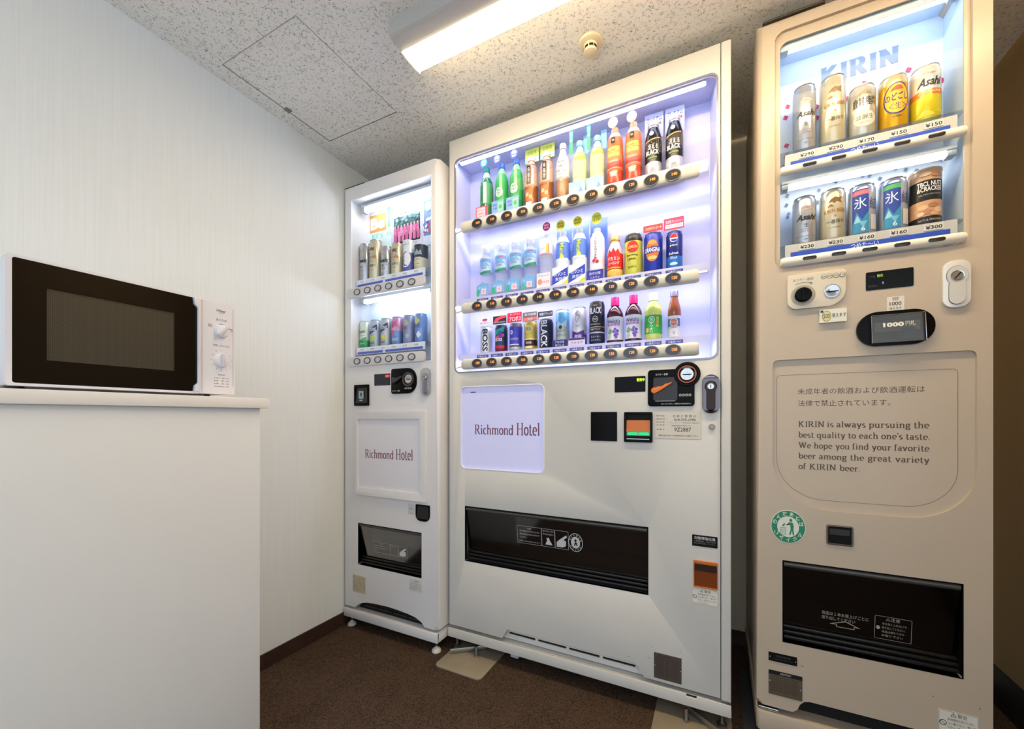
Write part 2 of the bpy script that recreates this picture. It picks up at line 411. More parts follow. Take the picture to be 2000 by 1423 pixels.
b = MB(); b.box(XW+.006, XR-.006, YB-.006, YB, 0, .058, m_base); struct('baseboard_back', b, smooth=0)
# ceiling board with the opening of the access hatch
HX0, HX1, HY0, HY1 = -1.452, -1.083, 0.771, 1.189
b = MB()
for x0, x1, y0, y1 in ((XW, XR, YF, HY0), (XW, XR, HY1, YB), (XW, HX0, HY0, HY1), (HX1, XR, HY0, HY1), (XR, XR+1.2, YF, .30)):
    b.box(x0, x1, y0, y1, ZC, ZC+.1, m_ceil)
ceil = struct('ceiling', b, smooth=0)
g = .0022
b = MB(); b.box(HX0+g, HX1-g, HY0+g, HY1-g, ZC+.0005, ZC+.02, m_ceil); hp = b.build('access_hatch', ceil, smooth=0, label='square fissured inspection panel set in the ceiling')
m_alu = mat((150, 150, 152), 0.4, 0.6)
b = MB()
for x0, x1, y0, y1 in ((HX0, HX0+.0012, HY0, HY1), (HX1-.0012, HX1, HY0, HY1), (HX0, HX1, HY0, HY0+.0012), (HX0, HX1, HY1-.0012, HY1)):
    b.box(x0, x1, y0, y1, ZC-.0008, ZC+.03, m_alu)
b.box(HX0-.02, HX1+.02, HY0-.02, HY1+.02, ZC+.03, ZC+.04, m_darkhole)
b.build('hatch_frame', hp, smooth=0, label='thin grey metal edging round the hatch')
b = MB(); b.box(HX0-.004, HX0+.016, .985, 1.008, ZC-.002, ZC+.004, mat((120, 120, 122), .5)); b.build('latch', hp, bevel=.001)

# ------------------------------------------------------------------ ceiling lamp, detector
def lamp(name, x0, x1, y0, e, label, group=None, tone=(255, 229, 182)):
    t = empty(name, ((x0+x1)/2, y0+.07, ZC), label, 'ceiling light', group)
    hx = (x1-x0)/2; mw = mat((188, 186, 182), .45)
    b = MB()
    # side profile: housing with a sloping near skirt, extruded along x
    prof = [(-.07, 0), (-.07, -.046), (-.064, -.05), (-.018, -.052), (-.018, -.03), (.063, -.03), (.063, -.043), (.0665, -.043), (.0665, 0)]
    b.ext([(p[0], p[1]) for p in prof], -hx, hx, mw, fn=lambda p, x: (x, p[0], p[1])); b.build('housing', t, smooth=25)
    b = MB(); c = mat(tone, .5, 0, e, key=('lampface', e))
    b.ext([(-.0175, -.031), (-.0175, -.0525), (-.01, -.056), (.0, -.058), (.054, -.058), (.0625, -.053), (.0625, -.031)], -hx+.006, hx-.006, c, fn=lambda p, x: (x, p[0], p[1]))
    b.build('diffuser', t, smooth=25, label='glowing warm white diffuser')
    for s in (-1, 1): b = MB(); b.box(s*hx-.003, s*hx+.003, -.02, .068, -.056, -.0005, mat((240, 232, 214), .4)); b.build('end_cap', t, bevel=.001)
    return t
lamp('ceiling_lamp', -.852, .74, .972-.07, LAMP_E, 'long white fluorescent ceiling fixture glowing above the drink machines')
lamp('ceiling_lamp', -.9, .45, -1.1, FILL_E, 'unseen fluorescent fill fixture added over the open floor', None, (206, 225, 255))  # added fill lamp, out of view, to brighten the left wall and counter

t = empty('smoke_detector', (-.345, 1.232, ZC), 'round cream smoke detector on the ceiling above the tallest machines', 'smoke detector')
mc = mat((226, 212, 180), .4)
b = MB(); b.lathe([(.034, 0), (.036, -.003), (.034, -.009), (.024, -.013), (.0001, -.013)], (0, 0, 0), mc, 36); b.build('base', t)
b = MB(); b.lathe([(.0205, -.013), (.0195, -.019), (.0195, -.031), (.021, -.033), (.0205, -.037), (.012, -.040), (.0001, -.0405)], (0, 0, 0), mc, 32); hd = b.build('sensor_head', t)
b = MB()
for k in range(8):
    a0 = k*PI/4+.09; P = []
    for i in range(6):
        a = a0+i*(PI/4-.18)/5; P.append((a, -.0195)); 
    V = [(.0202*math.cos(a), .0202*math.sin(a), -.021) for a, _ in P]+[(.0202*math.cos(a), .0202*math.sin(a), -.0285) for a, _ in P]
    b.add(V, [(i, i+1, 7+i, 6+i) for i in range(5)], m_darkhole)
b.build('vent_slot', hd)

# ------------------------------------------------------------------ counter and microwave
CX = -1.05
t = empty('counter', (CX, .2, 0), 'plain off white counter against the wallpapered wall, carrying the microwave', 'counter')
m_ctr = painted((222, 223, 222), .38, .02, 2)
b = MB(); b.box(XW-CX+.002, 0, -.7, .474, .971, .997, painted((232, 228, 222), .35, .02, 3)); b.build('worktop', t, bevel=.002)
b = MB(); b.box(-.032, -.012, -.69, .455, 0, .971, m_ctr); b.build('front_panel', t, bevel=.001)
b = MB(); b.box(XW-CX+.002, -.0325, .437, .455, 0, .971, m_ctr); b.build('end_panel', t, bevel=.001)
b = MB(); b.box(XW-CX+.002, -.0325, -.69, -.67, 0, .971, m_ctr); b.build('end_panel', t, bevel=.001)

# local frame: the front looks toward +x; f maps a front outline (y, z) to the plane x
MZ = .997
t = empty('microwave_oven', (-1.1, .237, MZ), 'white microwave oven with wide black glass door standing on the counter', 'microwave')
m_mw = mat((225, 223, 228), .35); MWW = .377; z0, z1 = .008, .236
FX = lambda p, x: (x, p[0], p[1])
b = MB(); b.box(-.31, -.012, .004, MWW-.004, z0, z1-.003, m_mw); b.build('case', t, bevel=.004)
b = MB(); b.ext(rrect(.298, MWW, z0, z1, .003), 0, -.014, m_mw, fn=FX); pn = b.build('control_panel', t, bevel=.0015)
b = MB(); b.ext(rrect(0, .297, z0-.001, z1+.001, .005), .004, -.014, m_mw, fn=FX, holes=[rrect(.0075, .2905, z0+.004, z1-.004, .004)])
dr = b.build('door', t, bevel=.001)
b = MB(); b.ext(rrect(.0078, .2902, z0+.0043, z1-.0043, .004), .0025, -.004, mat((9, 9, 10), .05, spec=.35), fn=FX, holes=[rrect(.049, .247, z0+.048, z1-.048, .001)]); b.build('glass', dr)
b = MB(); b.ext(rrect(.049, .247, z0+.048, z1-.048, .001), -.0005, -.003, mesh_window_mat(), fn=FX); b.build('perforated_screen', dr)
b = MB(); b.ext(rrect(.049, .247, z0+.048, z1-.048, .001), .0022, None, glassy((.75, .74, .70), .05), fn=FX); b.build('window_pane', dr)
b = MB(); b.ext([(.282, z0+.004), (.2955, z0+.004), (.2955, z1-.004), (.282, z1-.004), (.284, z1-.02), (.2905, z1-.026), (.2905, z0+.024), (.284, z0+.018)], .009, .0, mat((214, 212, 218), .35), fn=FX); b.build('grip', dr, bevel=.001)
fxr = lambda x: (lambda yy, zz: (x, yy, zz))
b = MB(); dk = mat((60, 60, 66), .5); cy = .3455
b.geo(T('Haier', .01), cy, .215, .021, .0075, dk, fxr(.0003)); b.geo(T('JM-17F', 0), cy, .208, .010, .0022, dk, fxr(.0003))
b.geo(T('あたため'), cy, .192, .024, .006, dk, fxr(.0003)); b.geo(T('500W'), cy, .182, .010, .003, dk, fxr(.0003))
b.geo(T('200W'), cy-.025, .177, .009, .003, dk, fxr(.0003)); b.geo(T('解凍'), cy-.025, .173, .009, .003, dk, fxr(.0003)); b.geo(T('700W'), cy+.022, .173, .009, .003, dk, fxr(.0003)); b.geo(T('強'), cy+.024, .169, .003, .003, dk, fxr(.0003))
b.geo(T('時間／(あたため)'), cy, .128, .036, .005, dk, fxr(.0003))
for i in range(12):
    a = math.radians(90-30*i); b.geo(T(['0','1','2','3','4','5','6','8','10','15','20','30'][i]), cy+.023*math.cos(a), .092+.025*math.sin(a), None, .0026, dk, fxr(.0003))
b.geo(T('使用の目安'), cy, .056, .016, .003, dk, fxr(.0003))
for i, r in enumerate(('ごはん   1杯  1分', '牛乳   1杯  2分', 'お酒   1本  1分', '弁当(温め) 1個')): b.geo(T(r), cy, .048-.007*i, .034, .0032, dk, fxr(.0003))
b.build('lettering', pn, smooth=0)
b = MB()
for ln_ in ((.302, .3035, .012, .232), (.372, .3732, .03, .225)): b.ext(rrect(ln_[0], ln_[1], ln_[2], ln_[3], 0), .0003, None, mat((190, 188, 196), .5), fn=FX)
b.build('panel_line', pn, smooth=0)
for zc_, ang in ((.164, .75), (.092, -.1)):
    k = MB(); n = 32; pr = [(.0165, 0), (.0165, .002), (.0145, .004), (.0140, .007), (.0001, .0075)]
    for r, h in pr: k.v += [(h, cy+r*math.cos(2*PI*i/n), zc_+r*math.sin(2*PI*i/n)) for i in range(n)]
    mi = k.mi(m_mw)
    for q in range(len(pr)-1):
        for i in range(n): k.f.append((q*n+i, q*n+(i+1) % n, (q+1)*n+(i+1) % n, (q+1)*n+i)); k.m.append(mi)
    ca, sa = math.sin(ang), math.cos(ang)
    gp = [(cy+x*sa+z*ca, zc_-x*ca+z*sa) for x, z in ((-.0035, -.0155), (.0035, -.0155), (.0028, .0155), (-.0028, .0155))]
    k.ext(gp, .0125, .006, mat((206, 204, 214), .35), fn=FX)
    k.build('knob', t, bevel=.0006)
for yy in (.02, MWW-.05):
    for xx in (-.04, -.28):
        b = MB(); b.lathe([(.011, 0), (.013, .008)], (xx, yy, 0), mat((40, 40, 44), .6), 16); b.build('foot', t)
b = MB(); b.box(-.29, -.02, .03, MWW-.06, .003, z0, mat((120, 124, 132), .5)); b.build('base_tray', t)

# ------------------------------------------------------------------ parts shared by the vending machines
def machine(name, X, Y, label):
    return empty(name, (X, Y, 0), label, 'vending machine')
def plate(par, name, outline, y, th, m, holes=(), bevel=0, label=None, pred=None, seg=2):
    b = MB(); b.ext(outline, y, y+th, m, holes=holes); return b.build(name, par, bevel=bevel, label=label, pred=pred, seg=seg)
def disc(par, name, cx, cz, prof, m, y=0, n=28, label=None):
    b = MB(); b.lathe(prof, (cx, y, cz), m, n, axis='y'); return b.build(name, par, label=label)
def lock_plate(par, u0, u1, z0, z1, m, m_in, keyz):
    cx = (u0+u1)/2; r = (u1-u0)/2
    h = plate(par, 'lock_handle', rrect(u0, u1, z0, z1, r*.98, 8), -.009, .012, m, bevel=.0025, label='chrome lock handle plate')
    ri = r*.72; b = MB()
    out = [(cx+ri*math.cos(a), keyz+ri*math.sin(a)) for a in [math.radians(-40+i*260/18) for i in range(19)]]
    rn = ri*.72; out += [(cx-rn, keyz-ri*1.1)] + [(cx+rn*math.cos(a), z0+r*.75+rn*math.sin(a)) for a in [math.radians(180+i*18) for i in range(11)]] + [(cx+rn, keyz-ri*1.1)]
    b.ext(out, -.0105, -.008, m_in); b.build('turn_lever', h, bevel=.0008)
    disc(h, 'key_cylinder', cx, keyz, [(ri*.62, 0), (ri*.62, .0135), (ri*.5, .0145), (ri*.48, .0138), (.0001, .0138)], m_chrome)
    b = MB(); b.box(cx-.001, cx+.001, -.0146, -.0138, keyz-ri*.32, keyz+ri*.32, m_darkhole); b.build('key_slot', h, smooth=0)
    return h
def case(par, u0, u1, z0, z1, d, m, taper=0.0, y0=.002, name='display_case', mb=None):
    """open fronted box behind a window"""
    b = MB(); V = [(u0,y0,z0),(u1,y0,z0),(u1,y0,z1),(u0,y0,z1),(u0,d,z0),(u1-taper,d,z0),(u1-taper,d,z1),(u0,d,z1)]
    b.add(V, [(0,1,5,4),(1,2,6,5),(2,3,7,6),(3,0,4,7)], m); b.add(V, [(4,5,6,7)], mb or m)
    return b.build(name, par, smooth=0)
def feet(par, us, ys, top, disc_r=.018, m=None, z0=0):
    for u in us:
        for y in ys:
            b = MB(); b.lathe([(disc_r, z0), (disc_r, .006+z0), (disc_r*.75, .013), (.007, .016), (.007, .022), (.005, .022), (.005, top)], (u, y, 0),
                              [m or mat((222, 218, 204), .4)]*4+[m_steel]*3, 20)
            b.build('levelling_foot', par)
def warn_tri(b, cx, cz, s, m, y):
    b.ext([(cx-s, cz-s*.8), (cx+s, cz-s*.8), (cx, cz+s)], y, None, m, holes=[[(cx-s*.68, cz-s*.62), (cx, cz+s*.66), (cx+s*.68, cz-s*.62)]])
    b.ext(rrect(cx-s*.09, cx+s*.09, cz-s*.35, cz+s*.25, 0), y, None, m); b.ext(rrect(cx-s*.09, cx+s*.09, cz-s*.56, cz-s*.43, 0), y, None, m)
def no_sign(b, cx, cz, r, m, y):
    b.ext(ell(cx, cz, r), y, None, m, holes=[ell(cx, cz, r*.78)[::-1]])
    b.ext([(cx-r*.62, cz+r*.5), (cx-r*.5, cz+r*.62), (cx+r*.62, cz-r*.5), (cx+r*.5, cz-r*.62)], y, None, m)
def outline(u0, u1, z0, z1, w, r=.002):
    return rrect(u0, u1, z0, z1, r), [rrect(u0+w, u1-w, z0+w, z1-w, max(r-w, 0))[::-1]]
def warning_sticker(par, u0, u1, z0, z1, y=-.0006):
    st = plate(par, 'warning_sticker', rrect(u0, u1, z0, z1, .002), y, .0007, mat((226, 222, 212), .4), label='small white warning sticker')
    k = mat((45, 43, 42), .5); b = MB(); w = u1-u0; h = z1-z0; yy = y-.0002
    o, hh = outline(u0+.001, u1-.001, z0+.001, z1-.001, .0006); b.ext(o, yy, None, k, holes=hh)
    warn_tri(b, u0+w*.38, z1-h*.15, h*.10, k, yy); b.geo(T('警告', .01), u0+w*.6, z1-h*.155, w*.24, h*.17, k, front(yy))
    no_sign(b, u0+w*.12, z0+h*.45, h*.12, k, yy)
    for i, s in enumerate(('転倒事故を防ぐために、', '上に乗らない、強くゆ', 'らない、傾けないように', 'してください。')):
        b.geo(T(s), u0+w*.24, z1-h*(.36+i*.17), w*(.68 if i < 3 else .42), h*.115, k, front(yy), left=True)
    b.build('lettering', st, smooth=0)
def port(par, u0, u1, z0, z1, glass, d=.085, inner=None):
    """black pick-up recess with a tilted clear flap and ribs below"""
    c = case(par, u0, u1, z0, z1, d, mat(inner, .5) if inner else m_blackm, name='pickup_recess')
    b = MB(); b.ext([(u0, z0), (u1, z0), (u1, z1), (u0, z1)], -.0003, .004, m_black, holes=[[(u0+.0015, z0+.001), (u0+.0015, z1-.003), (u1-.0015, z1-.003), (u1-.0015, z0+.001)]])
    b.build('rim', c, smooth=0)
    h = z1-z0; zb = z0+h*.2
    b = MB(); b.add([(u0+.004, .024, zb), (u1-.004, .024, zb), (u1-.004, .006, z1-h*.07), (u0+.004, .006, z1-h*.07),
                     (u0+.004, .027, zb), (u1-.004, .027, zb), (u1-.004, .009, z1-h*.07), (u0+.004, .009, z1-h*.07)],
                    [(0,1,2,3),(7,6,5,4),(0,4,5,1),(1,5,6,2),(2,6,7,3),(3,7,4,0)], glass)
    fl = b.build('flap', par, smooth=0, label='smoky clear pick-up flap')
    b = MB(); b.tube((u0+.004, .008, z1-h*.05), (u1-.004, .008, z1-h*.05), h*.035, mat((70, 68, 66), .3), 14); b.build('hinge_bar', fl)
    for k in range(3):
        zz = z0+h*(.035+.055*k); b = MB(); b.box(u0+.004, u1-.004, .008+.005*k, .03, zz, zz+h*.035, mat((26, 26, 26), .3)); b.build('rib', fl, bevel=.001)
    # curved catch tray deeper in
    b = MB(); n = 8; V = []
    for i in range(n+1):
        a = PI/2*i/n; y = .03+.05*math.sin(a); z = z0+h*.1+h*.35*(1-math.cos(a)); V += [(u0+.003, y, z), (u1-.003, y, z)]
    b.add(V, [(2*i, 2*i+1, 2*i+3, 2*i+2) for i in range(n)], mat((38, 38, 40), .4)); b.build('catch_tray', c)
    return fl
def flapfn(z0, z1):          # point on the tilted flap
    h = z1-z0; zb = z0+h*.2; zt = z1-h*.07
    return lambda x, z: (x, .024-(z-zb)/(zt-zb)*.018-.0006, z)

# ------------------------------------------------------------------ MACHINE 1: wide white soft drink machine
MX, MY, MW_, MT = -.974, 1.37, 1.016, 2.07
m_m = painted((214, 211, 206), .33, .02, 5, .05, 500)
mach = machine('drink_machine', MX, MY, 'wide white soft drink machine with three lit rows of bottles and cans')
b = MB(); b.box(.002, MW_-.004, .152, .56, .095, MT-.012, m_m); b.build('cabinet', mach, bevel=.003)
door_out = [(.003, .104), (.247, .104), (.270, .143), (.735, .143), (.748, .134), (.766, .104), (.988, .104), (.988, MT), (.003, MT)]
wh = rrect(.032, .979, 1.127, 1.985, .022)
sg = rrect(.059, .419, .742, 1.068, .022)
pk = rrect(.079, .780, .374, .592, .001)
plate(mach, 'door', door_out, 0, .016, m_m, holes=[wh[::-1], sg[::-1], pk[::-1]], bevel=.0025)
b = MB(); b.box(.9895, MW_, -.002, .15, .1, MT, m_m); b.build('side_trim', mach, bevel=.004, seg=3)
b = MB(); b.box(.003, .012, .0165, .15, .104, MT-.002, m_m); b.box(.003, .989, .0165, .15, MT-.012, MT-.001, m_m); b.build('door_shell', mach, smooth=0)
# display
m_disp = mat((206, 209, 242), .5); m_dispb = mat((214, 216, 246), .5)
case(mach, .026, .979, 1.115, 1.992, .125, m_disp, taper=.02, y0=.0165, mb=m_dispb)
b = MB(); o = rrect(.0285, .9825, 1.1235, 1.9885, .025); b.ext(o, -.0012, .004, mat((150, 150, 168), .25, .4), holes=[rrect(.0335, .9775, 1.1285, 1.9835, .021)[::-1]]); b.build('window_gasket', mach)
plate(mach, 'window_glass', rrect(.032, .979, 1.127, 1.985, .02), .006, .002, glassy((.985, .985, 1), .002, edge=.03))
e_led = mat((222, 226, 255), .5, 0, LED_E, key='led'); m_bar = mat((200, 200, 214), .4)
def lightbar(par, u0, u1, y0, y1, z, h, em, base):
    b = MB(); b.box(u0, u1, y0, y1, z, z+h, base); o = b.build('light_bar', par, bevel=.001)
    b = MB(); b.box(u0+.004, u1-.004, y0+.002, y1-.002, z-.0025, z-.0003, em); b.build('light_strip', o, smooth=0, label='glowing bluish white strip')
    return o
lightbar(mach, .04, .95, .014, .034, 1.981, .008, e_led, m_bar)
SH = (1.745, 1.425, 1.200)               # shelf heights
RZ = (1.702, 1.380, 1.157)               # button rail heights
prices = [[160, 150, 150, 150, 150, 150, 120, 120, 120, 120, 140, 140], [110, 110, 110, 110, 140, 140, 140, 140, 120, 120, 120, 120], [120, 120, 120, 120, 120, 120, 120, 120, 120, 120, 120, 150]]
m_rail = painted((206, 202, 190), .35, .02, 8); e_num = mat((255, 136, 50), .5, 0, 1.4); m_btn = mat((44, 44, 50), .22, coat=.4); m_ring = mat((120, 118, 116), .3, .5)
for r in range(3):
    b = MB(); b.box(.03, .955, .034, .122, SH[r]-.004, SH[r], glassy((.93, .94, 1), .05)); sh = b.build('shelf', mach, smooth=0, label='clear plastic shelf')
    b = MB(); b.box(.03, .955, .031, .0335, SH[r]-.021, SH[r]+.004, mat((200, 204, 232), .4)); b.build('shelf_lip', mach, smooth=0)
    for i in range(12):
        u = .1435+.0648*i; b = MB(); b.box(u-.026, u+.026, .028, .0305, SH[r]-.017, SH[r]-.005, mat((70, 74, 150), .4)); c = b.build('cold_label', sh, smooth=0)
        b = MB(); b.geo(T('つめた〜い', .012), u, SH[r]-.011, .04, .008, mat((232, 234, 250), .5), front(.0277)); b.v = b.v; lt = b.build('lettering', sh, smooth=0)
    # rail: rounded bar along u
    b = MB(); n = 14; prof = [(-.013+.016*(1-math.cos(a))*.5 if False else -.002-.012*math.cos(a), .021*math.sin(a)) for a in [(-PI/2+PI*i/n) for i in range(n+1)]]
    prof = [(p[0], p[1]) for p in prof]
    V = []; U = [.068, .072, .078, .92, .926, .930]; S_ = [.75, .93, 1, 1, .93, .75]
    for u, s in zip(U, S_): V += [(u, y*s, RZ[r]+z*s) for y, z in prof]
    k = len(prof); F = [(a*k+i, a*k+i+1, (a+1)*k+i+1, (a+1)*k+i) for a in range(len(U)-1) for i in range(k-1)]
    F += [tuple(range(k)), tuple(range((len(U)-1)*k, len(U)*k))] + [(a*k, (a+1)*k, (a+1)*k+k-1, a*k+k-1) for a in range(len(U)-1)]
    b.add(V, F, m_rail); rl = b.build('button_rail', mach, label='rounded cream rail with dark oval buttons')
    for i in range(12):
        u = .1435+.0648*i; b = MB()
        o = ell(u, RZ[r]-.001, .0238, .0185, 32); i2 = ell(u, RZ[r]-.001, .0215, .0162, 32)
        b.ext(o, -.0152, -.008, m_ring, holes=[i2[::-1]]); b.ext(i2, -.0148, -.008, m_btn)
        b.geo(T(str(prices[r][i]), .0), u+.0045, RZ[r]+.001, .0155, .0092, e_num, front(-.0151)); b.build('button', rl, smooth=0)
    if r < 3:
        b = MB(); b.box(.03, .955, .036, .06, SH[r]-.0145, SH[r]-.008, m_bar); lb = b.build('light_bar', mach, smooth=0)
        b = MB(); b.box(.035, .95, .038, .058, SH[r]-.0165, SH[r]-.0147, e_led); b.build('light_strip', lb, smooth=0)
    b = MB(); b.tube((.034, .003, RZ[r]-.012), (.078, .001, RZ[r]-.006), .0025, m_rail); b.build('rail_bracket', rl)
# sign
e_sign = mat((192, 193, 230), .35, 0, .16, key='sign')
sgo = plate(mach, 'hotel_sign', rrect(.059, .419, .742, 1.068, .022), .0085, .003, e_sign, label='backlit lavender white sign panel')
b = MB(); b.ext(rrect(.0575, .4205, .7405, 1.0695, .0235), -.001, .0085, mat((232, 234, 244), .3), holes=[rrect(.061, .417, .744, 1.066, .020)[::-1]]); b.build('sign_frame', sgo, bevel=.0006)
lettering(sgo, [(SF('Richmond', 9.5, 4, .75, -1, .84), .2045, .8985, .171, .040, (112, 62, 92)), (SF('Hotel', 9.5, 4, .75, -1, .84), .3515, .9025, .093, .048, (112, 62, 92))], .0085)
lettering(sgo, [(PG(rrect(.1, .125, 1.043, 1.048, .001)), .112, 1.046, .024, .004, (70, 66, 150))], .0085, name='latch_mark')
# payment area
d = plate(mach, 'price_display', rrect(.673, .772, 1.030, 1.081, .002), -.001, .004, mat((8, 9, 16), .12, spec=.1), label='dark display with green characters')
lettering(d, [(T('販売中', .015), .757, 1.069, .024, .0105, mat((190, 240, 40), .5, 0, 1.6))], -.001)
cp = MB(); cp.ext(rrect(.780, .917, .982, 1.098, .010), -.006, .002, m_black); cp = cp.build('coin_panel', mach, bevel=.0015, label='black coin panel with orange return lever')
disc(cp, 'coin_bezel', .896, 1.080, [(.038, -.001), (.038, .008), (.036, .0095), (.028, .0095), (.024, .007)], m_black)
disc(cp, 'orange_ring', .896, 1.080, [(.0268, .0085), (.0268, .0103), (.0245, .0103), (.0235, .008)], mat((190, 96, 50), .35), label='thin orange ring')
disc(cp, 'coin_slot_dish', .896, 1.080, [(.0185, .006), (.0185, .0105), (.0165, .011), (.008, .0085), (.0001, .0078)], m_chrome, label='silver coin slot dish')
b = MB(); b.box(.883, .909, -.0106, -.0082, 1.078, 1.0805, m_darkhole); b.build('coin_slot', cp, smooth=0)
b = MB(); b.ext(rrect(.797, .868, 1.0, 1.073, .006), -.0063, None, mat((20, 12, 12), .3)); b.ext(rrect(.803, .862, .9975, .9995, 0), -.0066, None, mat((150, 150, 150), .4)); b.build('lever_recess', cp, smooth=0)
b = MB(); hd_ = [(.801+.0095*math.cos(a), 1.032+.0095*math.sin(a)) for a in [math.radians(70+i*250/12) for i in range(13)]]
b.ext(hd_+[(.822, 1.033), (.836, 1.043), (.853, 1.054), (.854, 1.057), (.834, 1.052), (.824, 1.045), (.812, 1.0445)], -.018, -.006, mat((232, 122, 28), .35)); b.build('return_lever', cp, bevel=.0015, label='orange coin return lever')
wt = (226, 226, 226)
lettering(cp, [(T('おつり・返却', .01), .822, 1.083, .036, .007, wt), (T('投入してください。釣銭切れの時は出ません。'), .865, .9895, .088, .0045, wt)] + [(PG(ell(0, 0, 1, 1, 12)), .877+.009*i, 1.016, .0085, .0085, (200, 200, 200)) for i in range(4)] + [(PG(ell(0, 0, 1, 1, 12)), .877+.009*i, 1.016, .0065, .0065, (12, 12, 14)) for i in range(4)] + [(T(s, .01), .877+.009*i, 1.016, .005, .003, wt) for i, s in enumerate(('10', '50', '100', '500'))], -.006)
lock_plate(mach, .938, .986, .960, 1.076, mat((104, 98, 102), .12, 1), mat((52, 44, 44), .15, 1), 1.040)
disc(mach, 'screw_lock', .9645, .919, [(.0085, -.001), (.0085, .004), (.007, .006), (.0001, .006)], mat((140, 134, 118), .35, .8), label='small round metal lock')
bl = plate(mach, 'bill_slot', rrect(.705, .794, .866, .964, .004), -.008, .009, m_black, bevel=.0015, holes=[rrect(.712, .787, .874, .957, .002)[::-1]], label='black note slot with orange guide and green light')
b = MB(); b.add([(.712, -.001, .957), (.787, -.001, .957), (.787, -.0002, .938), (.712, -.0002, .938)], [(0, 1, 2, 3)], m_darkhole)
b.add([(.712, -.0005, .938), (.787, -.0005, .938), (.787, -.006, .900), (.712, -.006, .900)], [(0, 1, 2, 3)], mat((196, 108, 34), .35)); b.build('note_guide', bl, smooth=0, label='orange note guide')
for q in (.716, .752):
    b = MB(); b.box(q, q+.031, -.0055, -.001, .889, .8985, mat((40, 200, 120), .4, 0, .35)); b.build('green_light', bl, smooth=0)
b = MB(); b.box(.712, .787, -.010, -.001, .8745, .887, m_blackm); b.box(.714, .785, -.0105, -.0098, .876, .8775, m_chrome); b.build('note_lip', bl, smooth=0)
plate(mach, 'blank_plate', rrect(.592, .681, .867, .965, .002), -.002, .003, mat((9, 8, 11), .4, spec=.1), bevel=.0008, label='plain black blanking plate')
st = plate(mach, 'contact_sticker', rrect(.800, .936, .879, .965, .001), -.0006, .0008, mat((214, 208, 198), .4), label='white contact sticker with a telephone number')
dkt = (60, 58, 58)
lettering(st, [(PG(outline(.801, .935, .880, .964, .0006)[0]), .868, .922, .1345, .085, (150, 146, 140)), (PG(rrect(.802, .934, .881, .963, .001)), .868, .922, .1335, .084, (214, 208, 198)),
               (T('自 販 と 客 様 は', .01), .888, .951, .066, .0085, dkt), (T('024-535-2786', .012), .889, .9395, .062, .0075, dkt), (T('サントリーフーズ株式会社  福島支店'), .888, .930, .084, .0035, dkt), (T('自販機清掃担当 ご連絡ください'), .880, .921, .058, .0035, dkt),
               (T('9Z2887', 0), .883, .909, .048, .0125, dkt), (T('Beverage', 0), .818, .952, .024, .006, (110, 108, 108)), (T('SERVICE', .01), .818, .942, .026, .003, dkt), (T('販 売 者'), .818, .932, .024, .0033, dkt), (T('設 置 者'), .818, .923, .024, .0033, dkt), (T('機 番 号'), .818, .909, .024, .0033, dkt),
               (T('ご連絡の際は左記までお客様相談窓口へお電話ください。'), .868, .890, .118, .0045, dkt)], -.0006)
# pick-up port
fl = port(mach, .079, .780, .374, .592, glassy((.50, .50, .52), .13, .08), inner=(70, 74, 80))
ff = flapfn(.374, .592); b = MB(); k = mat((200, 200, 205), .5)
def fl_rect(u0, u1, z0, z1, w=.0008):
    o, hh = outline(u0, u1, z0, z1, w); b.ext(o, 0, None, k, holes=hh, fn=lambda p, y: ff(p[0], p[1]))
fl_rect(.305, .404, .474, .541); fl_rect(.404, .455, .474, .541); fl_rect(.456, .507, .474, .541)
b.geo(T('△注意', .01), .354, .533, .016, .006, k, ff)
for i, s in enumerate(('手や指をはさまないように', '商品の取出口に手を入れないで', 'ください。')): b.geo(T(s), .315, .522-.012*i, .08 if i < 2 else .03, .006, k, ff, left=True)
b.geo(T('お問い合わせはこちらへ'), .354, .483, .085, .005, k, ff); b.geo(T('取り出し口に'), .43, .533, .042, .006, k, ff); b.geo(T('手をはさまない'), .43, .521, .042, .006, k, ff)
b.ext([(.418, .482), (.426, .50), (.422, .505), (.432, .509), (.436, .498), (.446, .482)], 0, None, k, fn=lambda p, y: ff(p[0], p[1]))
b.ext([(.462, .480), (.462, .497), (.474, .508), (.498, .526), (.502, .520), (.488, .508), (.498, .504), (.496, .486), (.484, .480)], 0, None, k, fn=lambda p, y: ff(p[0], p[1]))
b.ext(ell(.533, .505, .0265, .0335), 0, None, k, holes=[ell(.533, .505, .0245, .0315)[::-1]], fn=lambda p, y: ff(p[0], p[1]))
b.ext(ell(.533, .505, .0165, .021), 0, None, k, fn=lambda p, y: ff(p[0], p[1]), holes=[ell(.533, .512, .004, .005)[::-1], [(.527, .493), (.530, .506), (.537, .506), (.540, .493), (.536, .493), (.534, .500), (.531, .493)]])
for i, ch in enumerate('のんだあとは'): a = math.radians(160-i*28); b.geo(T(ch, .01), .533+.0205*math.cos(a), .505+.0263*math.sin(a), .0055, .0065, k, ff)
for i, ch in enumerate('リサイクル'): a = math.radians(215+i*27); b.geo(T(ch, .01), .533+.0205*math.cos(a), .505+.0263*math.sin(a), .0055, .0065, k, ff)
b.build('flap_print', fl, smooth=0)
